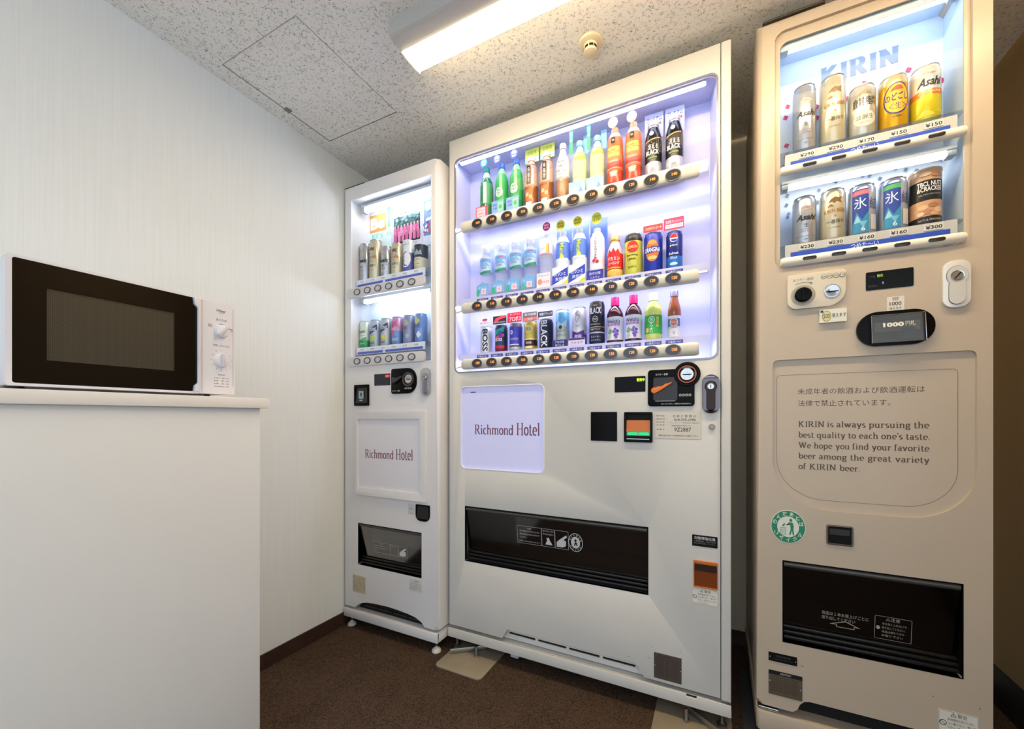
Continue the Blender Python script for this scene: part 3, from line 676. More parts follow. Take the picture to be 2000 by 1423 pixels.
# tags
s = plate(mach, 'black_tag', rrect(.910, .980, .553, .587, .0015), -.0015, .002, m_blackm, label='small black tag with white characters')
lettering(s, [(T('対破壊強化機', .012), .945, .5785, .058, .0095, wt), (T('この自動販売機は、こじ破りに対する'), .945, .569, .060, .0045, (150, 150, 150)), (T('強化対策を施しています。'), .945, .5625, .060, .004, (130, 130, 130))], -.0015)
b = MB(); b.ext(rrect(.914, .981, .428, .510, .003), -.004, .002, mat((206, 112, 36), .3), holes=[rrect(.9165, .9785, .431, .500, .001)[::-1]]); og = b.build('coin_return_cup', mach, bevel=.001, label='orange coin return cup')
b = MB(); b.ext([(.9165, .431), (.9785, .431), (.9785, .500), (.9165, .500)], -.0006, None, mat((120, 56, 18), .25)); b.build('cup_flap', og, smooth=0)
b = MB(); b.box(.9165, .9785, -.0016, .001, .478, .4995, mat((46, 24, 16), .3)); b.build('cup_lip', og, smooth=0)
warning_sticker(mach, .909, .982, .376, .4245)
pl = plate(mach, 'rating_plate', rrect(.798, .880, .115, .196, .0015), -.001, .002, mat((112, 102, 96), .35, .6), label='dark metal rating plate')
lettering(pl, [(T('自動販売機', .01), .830, .188, .04, .005, (60, 54, 50))]+[(T('型式 定格電圧 消費電力 冷媒 製造番号'), .838, .180-.0085*i, .070, .0042, (70, 62, 58)) for i in range(7)], -.001)
for u, z in ((.801, .155), (.877, .155)): disc(pl, 'rivet', u, z, [(.0015, 0), (.0015, .002), (.0001, .0025)], m_chrome, n=10)
for u, z in ((.792, .21), (.876, .216), (.718, .16), (.78, .173), (.786, .173)): disc(mach, 'screw_hole', u, z, [(.0012, -.001), (.0012, .0003), (.0001, .0003)], mat((90, 84, 80), .5), n=8)
# bottom: vent grille, base frame, feet, floor anchors
b = MB(); b.ext([(.24, .094), (.775, .094), (.775, .15), (.24, .15)], .03, .034, m_m, holes=[rrect(.262+i*.121, .372+i*.121, .112, .120, .002)[::-1] for i in range(4)]); b.build('vent_panel', mach, smooth=0)
b = MB(); b.box(.23, .78, .036, .04, .094, .15, m_darkhole); b.build('vent_backing', mach, smooth=0)
b = MB(); b.ext([(0, .056), (MW_, .056), (MW_, .0925), (.923, .0925), (.922, .084), (.894, .084), (.893, .0925), (0, .0925)], -.004, .004, m_m); b.box(0, MW_, .004, .55, .088, .0925, m_m); b.box(0, .004, .004, .55, .056, .0885, m_m); b.box(MW_-.004, MW_, .004, .55, .056, .0885, m_m)
b.build('base_frame', mach, bevel=.0015)
b = MB(); b.box(.893, .924, .0045, .02, .074, .0875, m_darkhole); b.build('frame_notch', mach, smooth=0)
feet(mach, (.022, .992), (.03, .5), .088, .014, m_steel, .0062)
b = MB(); b.lathe([(.006, 0), (.006, .008), (.004, .012)], (.012, .03, .0925), mat((176, 120, 84), .4, .8), 12); b.build('hinge_pin', mach, label='copper coloured hinge pin')
b = MB(); b.box(.272, .305, .02, .05, .030, .056, mat((190, 192, 196), .4)); b.build('cable_clip', mach, bevel=.002)
m_pl = painted((152, 140, 120), .45, .08, 12)
for i, (x0, x1, lab) in enumerate(((-.958, -.755, 'beige steel floor anchor plate under the near corner by the slim machine'), (-.174, .045, 'beige steel floor anchor plate under the corner beside the beer machine'))):
    a = empty('anchor_plate', ((x0+x1)/2, MY, 0), lab, 'floor plate', None); w = (x1-x0)/2
    b = MB(); b.ext(rrect(-w, w, -.118, .14, (.02, .02, 0, 0)), 0, .006, m_pl, fn=lambda p, y: (p[0], p[1], y)); b.build('plate', a, bevel=.001)
    sx = -1 if i == 0 else 1
    b = MB(); q = [(sx*w*.84, -.035), (sx*w*.84, -.03), (-sx*w*.3, .06), (-sx*w*.3, .055)]
    b.ext(q, .006, .026, m_steel, fn=lambda p, y: (p[0], p[1], y)); b.build('strap', a, bevel=.0008, label='bare metal angle strap')
    b = MB(); b.tube((-sx*w*.15, .0, .006), (-sx*w*.15, .0, .045), .005, m_steel); b.tube((-sx*w*.15, 0, .006), (-sx*w*.15, 0, .013), .010, m_steel, 6); b.build('anchor_bolt', a)

# ------------------------------------------------------------------ MACHINE 2: slim white beer machine in the corner
LX, LY, LW, LT = -1.510, 1.317, .523, 1.981
m_l = painted((224, 222, 224), .33, .02, 5)
ml = machine('beer_machine', LX, LY, 'slim white beer machine in the corner beside the papered wall')
b = MB(); b.box(.002, LW-.006, .122, .56, .085, LT-.006, m_l); b.build('cabinet', ml, bevel=.003)
arch = [(.003, .095), (.067, .095), (.078, .108), (.10, .121), (.135, .130), (.171, .134), (.26, .137), (.32, .135), (.37, .131), (.41, .124), (.437, .113), (.448, .104), (.454, .095), (LW, .095), (LW, LT), (.003, LT)]
lw_h = rrect(.042, .489, 1.174, 1.921, .001)
lpk = rrect(.084, .440, .291, .476, .002)
b = MB(); b.ext(arch, 0, .115, m_l, holes=[lw_h[::-1], lpk[::-1]])
b.build('door', ml, bevel=.018, seg=5, pred=lambda e: abs(e.verts[0].co.x-LW) < 1e-4 and abs(e.verts[1].co.x-LW) < 1e-4 and e.verts[0].co.y < .001 and e.verts[1].co.y < .001)
b = MB(); b.box(.0, .12, .0, .35, LT+.0005, LT+.004, m_blackm); b.build('top_seal', ml, smooth=0, label='black rubber strip on the top edge')
case(ml, .0305, .4955, 1.165, 1.93, .114, mat((214, 224, 238), .5), y0=.105, mb=mat((222, 230, 240), .5))
b = MB(); b.ext(rrect(.039, .492, 1.171, 1.924, .002), -.0012, .003, mat((236, 238, 244), .3), holes=[rrect(.043, .488, 1.175, 1.920, .001)[::-1]]); b.build('window_trim', ml, smooth=0)
plate(ml, 'window_glass', lw_h, .005, .002, glassy((.98, .99, 1), .002, edge=.03))
e_tube = mat((226, 238, 255), .5, 0, TUBE_E, key='tube')
e_tube2 = mat((226, 238, 255), .5, 0, 6.0, key='tube2')
def tube_light(par, u0, u1, y, z, r=.011, em=None):
    b = MB(); b.box(u0, u1, y-.016, y+.016, z+r*.9, z+r*.9+.012, mat((210, 216, 224), .4)); o = b.build('tube_fitting', par, bevel=.002)
    for q in (u0, u1-.018):
        b = MB(); b.box(q, q+.018, y-.014, y+.014, z-r*1.2, z+r*.9, mat((186, 196, 204), .35)); b.build('tube_holder', o, bevel=.003)
    b = MB(); b.tube((u0+.018, y, z), (u1-.018, y, z), r, em or e_tube, 16); b.build('fluorescent_tube', o, label='glowing white tube')
tube_light(ml, .060, .47, .055, 1.893); tube_light(ml, .060, .47, .05, 1.472, .008)
m_btl = mat((190, 194, 200), .3, .3)
for r, (rz, sz) in enumerate(((1.501, 1.563), (1.194, 1.258))):
    b = MB(); b.box(.042, .488, .026, .112, sz-.004, sz, glassy((.95, .97, 1), .05)); sh = b.build('shelf', ml, smooth=0)
    b = MB(); b.box(.050, .44, .021, .0255, sz-.030, sz+.002, mat((226, 230, 240), .4)); b.box(.058, .21, .0205, .0209, sz-.028, sz-.018, mat((84, 96, 190), .4)); b.box(.225, .43, .0205, .0209, sz-.028, sz-.018, mat((84, 96, 190), .4)); b.build('price_strip', ml, smooth=0)
    for i in range(6):
        b = MB(); u = .089+.0617*i; b.box(u-.016, u+.016, .0185, .0203, sz-.014, sz-.002, mat((240, 242, 246), .4)); b.geo(T('¥'+str([(350, 350, 260, 260, 300, 320), (200, 200, 200, 200, 200, 200)][r][i])), u, sz-.008, .024, .007, mat((50, 52, 60), .5), front(.0182)); b.build('price_tag', sh, smooth=0)
    b = MB(); b.ext(rrect(.024, .461, rz-.021, rz+.021, .012), -.010, .003, mat((206, 204, 208), .35)); rl = b.build('button_rail', ml, bevel=.004, seg=3)
    for i in range(6):
        u = .089+.0617*i; b = MB(); b.ext(ell(u, rz, .0195, .0145), -.0125, -.008, mat((84, 84, 90), .3, .4), holes=[ell(u, rz, .0150, .0108)[::-1]]); b.ext(ell(u, rz, .0148, .0106), -.0118, -.008, m_btl); b.build('button', rl, smooth=0)
# posters in the display
ps = MB(); ps.box(.032, .176, .1115, .1125, 1.735, 1.905, mat((226, 244, 240), .5)); pp = ps.build('poster', ml, smooth=0, label='pale mint poster with an orange block')
lettering(pp, [(PG(rrect(0, 1, 0, 1, 0)), .090, 1.858, .110, .082, (236, 160, 78)), (T('Be', .06), .090, 1.857, .088, .055, (250, 250, 246)), (PG(rrect(0, 1, 0, 1, 0)), .160, 1.874, .018, .095, (130, 214, 150)), (T("LET'S  H", .0), .105, 1.797, .135, .022, (150, 214, 190))], .1112)
ps = MB(); ps.box(.182, .350, .1115, .1125, 1.70, 1.915, mat((236, 230, 244), .5)); pp = ps.build('poster', ml, smooth=0, label='poster with a photo of a group in pink shirts')
its = [(PG(rrect(0, 1, 0, 1, 0)), .225, 1.895, .070, .022, (236, 178, 214)), (T('復興支援100×福島', .02), .266, 1.872, .150, .020, (66, 70, 84)), (PG(rrect(0, 1, 0, 1, 0)), .266, 1.796, .152, .120, (52, 84, 80))]
rnd = random.Random(3)
for i in range(26): its.append((PG(ell(0, 0, 1, 1, 7)), .196+rnd.random()*.14, 1.826+rnd.random()*.028, .018, .014, rnd.choice([(38, 62, 58), (90, 124, 120), (120, 156, 150)])))
for row, (zc, n) in enumerate(((1.800, 8), (1.772, 7))):
    for i in range(n):
        x = .2+i*.1315/(n-1)+(row*.004); its.append((PG(rrect(0, 1, 0, 1.6, .3)), x, zc-.012, .017, .040, [(226, 112, 164), (214, 92, 150), (232, 138, 178)][(i+row) % 3])); its.append((PG(ell(0, 0, 1, 1, 10)), x, zc+.012, .009, .011, (214, 170, 150)))
its.append((T('みんなの力で福島を元気に'), .262, 1.722, .14, .007, (110, 108, 124)))
lettering(pp, its, .1112)
ps = MB(); ps.box(.356, .492, .1115, .1125, 1.70, 1.925, mat((228, 232, 246), .5)); pp = ps.build('poster', ml, smooth=0, label='pale poster with a blue and red picture')
its = [(PG(rrect(0, 1, 0, 1, 0)), .388, 1.82, .052, .155, (120, 140, 196))]
for i in range(24): its.append((PG(ell(0, 0, 1, 1, 7)), .365+rnd.random()*.045, 1.755+rnd.random()*.06, .012, .014, rnd.choice([(204, 82, 92), (60, 64, 110), (230, 226, 230), (90, 120, 190)])))
its.append((PG(ell(0, 0, 1, 1, 16)), .388, 1.868, .035, .045, (150, 200, 236)))
lettering(pp, its, .1112)
# controls
d = plate(ml, 'price_display', rrect(.182, .273, 1.083, 1.133, .002), -.001, .003, mat((26, 30, 52), .15), label='dark display with red characters')
lettering(d, [(T('準備中', .015), .258, 1.122, .025, .012, mat((240, 70, 50), .5, 0, 1.3))], -.001)
cp = plate(ml, 'coin_panel', rrect(.284, .416, 1.045, 1.150, (.01, .045, .045, .01), 8), -.007, .008, m_black, bevel=.0015, label='black coin panel with round slot dish')
disc(cp, 'coin_bezel', .376, 1.103, [(.030, .006), (.030, .0095), (.028, .010), (.022, .008)], mat((60, 60, 62), .2))
disc(cp, 'coin_slot_dish', .380, 1.104, [(.0185, .007), (.0185, .011), (.0165, .0115), (.008, .009), (.0001, .008)], m_chrome)
b = MB(); b.box(.367, .393, -.0108, -.0088, 1.102, 1.1045, m_darkhole); b.build('coin_slot', cp, smooth=0)
b = MB(); b.ext([(.292, 1.10), (.300, 1.088), (.318, 1.094), (.346, 1.112), (.344, 1.118), (.316, 1.110), (.298, 1.116)], -.015, -.006, mat((50, 50, 54), .15)); b.build('return_lever', cp, bevel=.002)
lettering(cp, [(T('おつり・返却', .01), .312, 1.057, .040, .007, wt), (T('10 50 100 500', .01), .375, 1.066, .036, .006, wt)], -.007)
bl = plate(ml, 'bill_slot', rrect(.067, .152, .997, 1.090, .003), -.008, .009, m_black, bevel=.0015, holes=[rrect(.073, .146, 1.010, 1.078, .002)[::-1]], label='black note slot')
b = MB(); b.add([(.073, -.0005, 1.078), (.146, -.0005, 1.078), (.146, -.006, 1.010), (.073, -.006, 1.010)], [(0, 1, 2, 3)], mat((30, 34, 38), .25)); b.build('note_guide', bl, smooth=0)
lettering(bl, [(PG(rrect(0, 1, 0, 1.3, .1)), .109, 1.045, .030, .034, (150, 170, 176)), (PG([(0, 0), (1, 0), (1, 1), (1.6, 1), (.5, 2), (-.6, 1), (0, 1)]), .109, 1.047, .016, .020, (30, 40, 48)), (T('1000', .01), .109, 1.021, .018, .007, wt)], -.0062)
lock_plate(ml, .440, .487, 1.034, 1.145, m_chrome, mat((150, 156, 170), .15, 1), 1.108)
fr = plate(ml, 'sign_frame', rrect(.076, .468, .603, .973, .003), -.010, .011, m_l, holes=[rrect(.091, .436, .637, .938, .001)[::-1]], bevel=.003, label='raised white sign frame')
sp = plate(ml, 'sign_panel', rrect(.0905, .4365, .6365, .9385, .001), -.003, .003, mat((226, 224, 232), .3))
lettering(sp, [(SF('Richmond', 9.5, 4, .75, -1, .84), .211, .787, .164, .038, (124, 70, 92)), (SF('Hotel', 9.5, 4, .75, -1, .84), .352, .791, .090, .046, (124, 70, 92))], -.003)
b = MB(); b.ext(rrect(.412, .483, .524, .591, (.025, .025, .003, .003)), -.004, .002, m_black, holes=[rrect(.417, .478, .534, .585, .003)[::-1]]); rc = b.build('coin_return_cup', ml, bevel=.001, label='black coin return cup')
b = MB(); b.add([(.417, -.0006, .585), (.478, -.0006, .585), (.478, -.003, .534), (.417, -.003, .534)], [(0, 1, 2, 3)], mat((24, 24, 26), .2)); b.build('cup_flap', rc, smooth=0)
st = plate(ml, 'info_sticker', rrect(.370, .404, .545, .590, .001), -.0006, .0007, mat((206, 204, 202), .4)); lettering(st, [(T('返却口'), .387, .569, .02, .006, dkt), (T('↓ ↓'), .387, .551, .014, .006, dkt)], -.0006)
fl = port(ml, .084, .440, .291, .476, glassy((.74, .74, .75), .2, .1), .09, inner=(112, 112, 110))
ff = flapfn(.291, .476); b = MB(); k = mat((210, 210, 212), .5)
fl_rect(.160, .256, .352, .400); fl_rect(.256, .302, .352, .400); fl_rect(.303, .352, .352, .400)
b.geo(T('△注意'), .208, .394, .016, .005, k, ff)
for i, s_ in enumerate(('手や指をはさまないように', '商品は一本ずつお取り出しくだ', 'さい。')): b.geo(T(s_), .166, .384-.010*i, .08 if i < 2 else .02, .005, k, ff, left=True)
b.geo(T('手をはさまない'), .279, .393, .038, .005, k, ff)
b.ext([(.308, .356), (.308, .370), (.320, .380), (.342, .394), (.346, .388), (.333, .380), (.343, .376), (.341, .360), (.330, .356)], 0, None, k, fn=lambda p, y: ff(p[0], p[1])); b.build('flap_print', fl, smooth=0)
st = plate(ml, 'info_sticker', rrect(.051, .129, .165, .241, .001), -.0006, .0007, painted((198, 188, 160), .5, .15, 60), label='worn beige rating sticker')
lettering(st, [(T('自動販売機 定格 形式 電圧', 0), .09, .232-.009*i, .066, .0045, (150, 138, 112)) for i in range(7)], -.0006)
st = plate(ml, 'info_sticker', rrect(.376, .443, .229, .281, .001), -.0006, .0007, mat((214, 212, 208), .4), label='white notice sticker')
lettering(st, [(T('ご注意', .01), .41, .273, .026, .007, dkt)]+[(T('取出口に手や物を入れないで下さい'), .41, .263-.008*i, .058, .0045, dkt) for i in range(4)], -.0006)
b = MB(); b.box(.06, .46, .03, .034, .085, .145, m_darkhole); b.build('vent_backing', ml, smooth=0)
for i in range(4):
    for j in range(3):
        b = MB(); b.box(.10+.085*i, .175+.085*i, .022, .03, .100+.012*j, .107+.012*j, mat((40, 40, 42), .4)); b.build('vent_slat', ml, smooth=0)
b = MB(); b.box(0, LW, -.006, .005, .047, .084, m_l); b.box(0, LW, .005, .55, .078, .084, m_l); b.box(LW-.004, LW, .005, .55, .047, .0785, m_l); b.box(0, .004, .005, .55, .047, .0785, m_l); b.build('base_frame', ml, bevel=.0015)
feet(ml, (.024, .50), (.02, .5), .08, .019)

# ------------------------------------------------------------------ MACHINE 3: beige beer machine
RX, RY, RW, RT = .106, 1.358, .477, 2.068
m_r = painted((192, 177, 159), .33, .02, 5)
mr_ = machine('beer_machine', RX, RY, 'tall beige beer machine with ten cans on show and a printed drinking notice')
b = MB(); b.box(.006, RW-.004, .142, .55, .118, RT-.010, m_r); b.build('cabinet', mr_, bevel=.004)
rout = [(0, .13), (.086, .13), (.097, .14), (.103, .156), (.112, .166), (.125, .170), (.352, .170), (.365, .166), (.374, .156), (.380, .14), (.391, .13), (RW, .13), (RW, RT), (0, RT)]
rwin = rrect(.044, .443, 1.362, 2.030, .026)
rpan = rrect(.039, .450, .696, 1.108, (.135, .125, .014, .014))
rpk = rrect(.062, .427, .319, .548, .003)
b = MB(); b.ext(rout, 0, .135, m_r, holes=[rwin[::-1], rpan[::-1], rpk[::-1]])
b.build('door', mr_, bevel=.014, seg=5, pred=lambda e: all(abs(v.co.x) < 1e-4 or abs(v.co.z-RT) < 1e-4 for v in e.verts) and max(v.co.y for v in e.verts) < .001)
b = MB(); b.ext(rrect(.0435, .4435, 1.3615, 2.0305, .026), .009, .014, m_r, holes=[rrect(.058, .431, 1.366, 2.002, .020)[::-1]]); b.build('window_bezel', mr_, bevel=.002)
m_rd = mat((205, 222, 240), .5)
case(mr_, .050, .4405, 1.355, 2.0265, .134, m_rd, y0=.0142, mb=mat((214, 226, 244), .5))
plate(mr_, 'window_glass', rrect(.058, .431, 1.366, 2.002, .02), .0105, .002, glassy((.98, .99, 1), .002, edge=.03))
b = MB(); b.box(.015, .16, .0, .2, RT+.0005, RT+.007, mat((60, 52, 44), .5)); b.build('top_seal', mr_, bevel=.002, label='dark strip on the top edge')
b = MB(); b.box(.06, .44, .02, .0215, 1.985, 2.02, mat((206, 222, 234), .4)); b.build('light_shade', mr_, smooth=0)
tube_light(mr_, .064, .436, .05, 2.007, .009, e_tube2); tube_light(mr_, .064, .43, .05, 1.608, .007, e_tube2)
lettering(mr_, [(SF('KIRIN', 20, 7, 1.0, 2), .262, 1.957, .175, .054, (140, 152, 172))], .1335, name='backdrop_lettering')
pink = [(0.0920, 1.897), (0.0870, 1.865), (0.0890, 1.779), (0.0880, 1.745), (0.0820, 1.714), (0.2740, 1.902), (0.2580, 1.881), (0.2880, 1.884), (0.2370, 1.871), (0.3380, 1.888), (0.3700, 1.904), (0.3930, 1.887), (0.4360, 1.851), (0.1640, 1.872), (0.1650, 1.839)]
greyblue = [(0.2100, 1.637), (0.2310, 1.643), (0.2520, 1.643), (0.2710, 1.637), (0.2860, 1.633), (0.2990, 1.643), (0.3090, 1.620), (0.3420, 1.639), (0.3640, 1.630), (0.3860, 1.622), (0.4340, 1.638), (0.4300, 1.650), (0.0910, 1.625), (0.0890, 1.596), (0.0940, 1.568), (0.1170, 1.642), (0.1450, 1.640), (0.1690, 1.621), (0.1660, 1.587), (0.2540, 1.609), (0.0910, 1.655), (0.1270, 1.645), (0.0910, 1.557)]
DI = PG([(0, .35), (.65, 0), (1, .65), (.35, 1)])
its = [(DI, u, z, .0150, .0165, (206, 52, 118)) for u, z in pink] + [(DI, u, z, .0105, .0115, rnd.choice([(120, 140, 168), (140, 156, 182), (98, 122, 152)])) for u, z in greyblue]
lettering(mr_, its, .1333, name='backdrop_diamonds')
m_rr = mat((228, 224, 214), .35); yen = [(290, 290, 170, 150, 150), (230, 230, 160, 160, 300)]
RU = (.1225, .1855, .249, .312, .3755)
for r, (rz, sz) in enumerate(((1.634, 1.703), (1.3795, 1.436))):
    b = MB(); b.box(.052, .440, .03, .13, sz-.004, sz, glassy((.95, .97, 1), .05)); sh = b.build('shelf', mr_, smooth=0)
    b = MB(); b.box(.070, .422, .0145, .018, rz+.008, rz+.052, mat((196, 194, 190), .4)); stp = b.build('price_strip', mr_, smooth=0)
    b = MB(); b.box(.083, .409, .0135, .0144, rz+.012, rz+.030, mat((44, 78, 190), .35)); b.build('blue_band', stp, smooth=0, label='blue band under the prices')
    lettering(stp, [(T('つめた〜い', .01), .245, rz+.0225, .058, .0125, (226, 236, 255))], .0135)
    for i, u in enumerate((.1205, .184, .249, .313, .379)):
        b = MB(); b.box(u-.018, u+.018, .0128, .0144, rz+.033, rz+.048, mat((214, 212, 206), .4)); b.geo(T('¥%d' % yen[r][i], .02), u, rz+.0405, .031, .0095, mat((40, 38, 38), .5), front(.0125)); b.build('price_tag', stp, smooth=0)
    b = MB(); n = 12; V = []; prof = [(-.001-.011*math.cos(-PI/2+PI*i/n), .0125*math.sin(-PI/2+PI*i/n)) for i in range(n+1)]
    U = [.056, .058, .064, .424, .430, .432]; S_ = [.5, .85, 1, 1, .85, .5]
    for u, s_ in zip(U, S_): V += [(u, y*s_, rz+z*s_) for y, z in prof]
    k = n+1; F = [(a*k+i, a*k+i+1, (a+1)*k+i+1, (a+1)*k+i) for a in range(5) for i in range(n)] + [tuple(range(k)), tuple(range(5*k, 6*k))] + [(a*k, (a+1)*k, (a+1)*k+n, a*k+n) for a in range(5)]
    b.add(V, F, m_rr); rl = b.build('button_rail', mr_, label='rounded cream rail with narrow dark buttons')
    for u in RU:
        b = MB(); b.ext(rrect(u-.0155, u+.0155, rz-.0045, rz+.0045, .0044), -.0135, -.006, mat((44, 38, 32), .25)); b.build('button', rl, bevel=.0008)
# controls
kp = plate(mr_, 'coin_panel', rrect(.073, .201, 1.245, 1.339, (.022, .04, .006, .006), 6), -.008, .009, mat((214, 206, 190), .3), bevel=.003, seg=3, label='cream coin panel with black knob and silver slot dish')
disc(kp, 'knob_well', .108, 1.281, [(.027, .006), (.028, .0085), (.025, .0095), (.0205, .0083)], mat((170, 164, 150), .3))
disc(kp, 'return_knob', .108, 1.281, [(.0195, .007), (.0195, .016), (.017, .019), (.0001, .020)], m_black)
b = MB(); b.ext(rrect(.1035, .1125, 1.264, 1.298, .004), -.026, -.018, m_black); b.build('knob_grip', kp, bevel=.002)
disc(kp, 'coin_slot_dish', .172, 1.284, [(.0175, .007), (.0175, .0105), (.0155, .011), (.008, .0085), (.0001, .008)], m_chrome)
b = MB(); b.box(.159, .185, -.0108, -.0085, 1.2815, 1.2838, m_darkhole); b.build('coin_slot', kp, smooth=0)
its = [(T('おつり・返却', .008), .1085, 1.3235, .045, .008, (70, 64, 56))]
for i, s_ in enumerate(('500', '100', '50', '10')):
    u = .154+.0132*i; its += [(PG(ell(0, 0, 1, 1, 20)), u, 1.3245, .0125, .0125, (70, 64, 56)), (PG(ell(0, 0, 1, 1, 20)), u, 1.3245, .0108, .0108, (214, 206, 190)), (T(s_, .01), u, 1.3245, .0085, .0042, (70, 64, 56))]
its += [(PG([(.02*math.cos(a)*1.3, .02*math.sin(a)*1.0) for a in [math.radians(140-i*10) for i in range(10)]]+[(.019*math.cos(a)*1.3, .019*math.sin(a)*1.0-.001) for a in [math.radians(50+i*10) for i in range(10)]]), .108, 1.3135, .034, .005, (60, 56, 50)), (PG([(0, 0), (1, .4), (.1, 1)]), .127, 1.312, .005, .005, (60, 56, 50))]
lettering(kp, its, -.008)
st = plate(mr_, 'coin_sticker', rrect(.145, .203, 1.201, 1.236, .001), -.0085, .0088, mat((226, 224, 214), .4), label='small white 500 coin sticker')
lettering(st, [(PG(rrect(0, 1, 0, 1, 0)), .150, 1.231, .006, .006, (40, 50, 110)), (PG(ell(0, 0, 1, 1, 24)), .160, 1.218, .020, .029, (150, 146, 70)), (PG(ell(0, 0, 1, 1, 24)), .160, 1.218, .017, .025, (214, 210, 160)), (T('500', .01), .160, 1.218, .014, .0125, (80, 76, 40)), (T('使えます', .01), .1865, 1.219, .030, .011, (40, 38, 38))], -.0085)
d = plate(mr_, 'price_display', rrect(.244, .337, 1.276, 1.323, .003), -.001, .003, mat((14, 15, 18), .15, spec=.15), label='dark display window')
lettering(d, [(T('発売', .01), .272, 1.3115, .012, .0075, mat((150, 190, 60), .5, 0, .5)), (T('つり銭'), .256, 1.311, .012, .006, (60, 64, 72)), (T('販売中'), .258, 1.286, .018, .006, (60, 64, 76)), (PG(rrect(0, 1, 0, 2, 0)), .278, 1.292, .003, .006, (150, 156, 170))], -.001)
st = plate(mr_, 'note_sticker', rrect(.286, .3195, 1.213, 1.254, .001), -.0008, .001, mat((222, 218, 208), .4), label='small white 1000 note sticker')
lettering(st, [(T('新紙幣', 0), .3025, 1.248, .012, .009, (90, 84, 80)), (T('1000', .012), .3025, 1.236, .023, .0095, (40, 38, 38)), (T('使えます', .008), .3025, 1.2245, .024, .0065, (50, 48, 46))], -.0008)
h = plate(mr_, 'lock_handle', rrect(.388, .437, 1.212, 1.325, (.02, .02, .02, .02), 6), -.008, .010, mat((226, 226, 224), .3, .2), bevel=.003, seg=3, label='white oval lock handle plate')
out = [(.4125+.0185*math.cos(a), 1.288+.0225*math.sin(a)) for a in [math.radians(-42+i*264/18) for i in range(19)]] + [(.398, 1.262)] + [(.4125+.0145*math.cos(a), 1.235+.0155*math.sin(a)) for a in [math.radians(180+i*18) for i in range(11)]] + [(.427, 1.262)]
b = MB(); b.ext([( .4125+(p[0]-.4125)*1.05, 1.268+(p[1]-1.268)*1.03) for p in out], -.0084, -.0082, mat((90, 90, 92), .4)); b.ext(out, -.0105, -.008, mat((216, 216, 214), .25, .3)); b.build('turn_lever', h)
disc(h, 'key_cylinder', .4125, 1.287, [(.0125, .009), (.0125, .0118), (.0105, .0112), (.0098, .0125), (.0001, .0125)], m_chrome)
b = MB(); b.ext([(.406, 1.281), (.408, 1.279), (.419, 1.293), (.417, 1.295)], -.0132, -.0124, m_darkhole); b.build('key_slot', h, smooth=0)
bs = plate(mr_, 'bill_slot', rrect(.224, .374, 1.130, 1.217, .042, 9), -.010, .011, m_black, bevel=.004, seg=3, label='black pill shaped note acceptor')
b = MB(); b.box(.253, .351, -.0135, -.0095, 1.137, 1.205, mat((58, 56, 52), .3)); b.box(.258, .345, -.014, -.0133, 1.165, 1.188, mat((96, 92, 84), .3)); b.box(.313, .336, -.0142, -.0133, 1.145, 1.171, mat((60, 66, 66), .3)); b.build('note_guide', bs, smooth=0)
b = MB(); V = [(.251, -.016, 1.206), (.3535, -.016, 1.206), (.3535, -.024, 1.136), (.251, -.024, 1.136)]
b.add(V, [(0, 1, 2, 3)], glassy((.85, .85, .84), .10)); b.build('clear_cover', bs, smooth=0)
b = MB(); b.tube((.251, -.016, 1.206), (.3535, -.016, 1.206), .0012, m_chrome, 8); b.tube((.251, -.024, 1.136), (.251, -.016, 1.206), .0009, m_chrome, 8); b.tube((.3535, -.024, 1.136), (.3535, -.016, 1.206), .0009, m_chrome, 8); b.build('cover_edge', bs)
b = MB(); fnb = lambda x, z: (x, -.0168-(1.206-z)*.114, z)
b.geo(T('1000', .05), .293, 1.180, .040, .0115, mat((232, 230, 222), .5), fnb); b.geo(T('円札', .03), .325, 1.181, .018, .0125, mat((232, 230, 222), .5), fnb); b.build('lettering', bs, smooth=0)
# notice panel
npn = plate(mr_, 'notice_panel', rrect(.0385, .4505, .6955, 1.1085, (.135, .125, .014, .014)), .007, .004, m_r, label='recessed beige notice panel with Japanese and English text')
b = MB(); o = rrect(.049, .420, .722, 1.066, (.11, .10, .010, .010)); q = rrect(.0498, .4192, .7228, 1.0652, (.1092, .0992, .0092, .0092)); b.ext(o, .0066, None, mat((110, 98, 86), .5), holes=[q[::-1]]); b.build('panel_line', npn, smooth=0)
brn = (92, 76, 66)
its = [(T('未成年者の飲酒および飲酒運転は'), .2295, 1.0185, .262, .0165, brn), (T('法律で禁止されています。'), .197, .986, .196, .0165, brn)]
lettering(npn, its, .007)
b = MB(); mb_ = mat(brn, .5)
for i, ln_ in enumerate(('KIRIN is always pursuing the', "best quality to each one's taste.", 'We hope you find your favorite', 'beer among the great variety', 'of KIRIN beer.')):
    words = ln_.split(' '); z = .921-.0290*i; sc = .000215
    gs = [SF(w_, 12, 5, 1.05) for w_ in words]; tot = sum(g_[2] for g_ in gs)*sc; full = .269 if i < 4 else .134
    gap = (full-tot)/(len(words)-1)
    if gap < .004: f_ = (full-.006*(len(words)-1))/tot; gap = .006
    else: f_ = 1.0
    x = .100
    for g_ in gs:
        b.geo(g_, x, z, g_[2]*sc*f_, g_[3]*sc, mb_, front(.0067), base=True, left=True); x += g_[2]*sc*f_+gap
b.build('serif_lettering', npn, smooth=0)
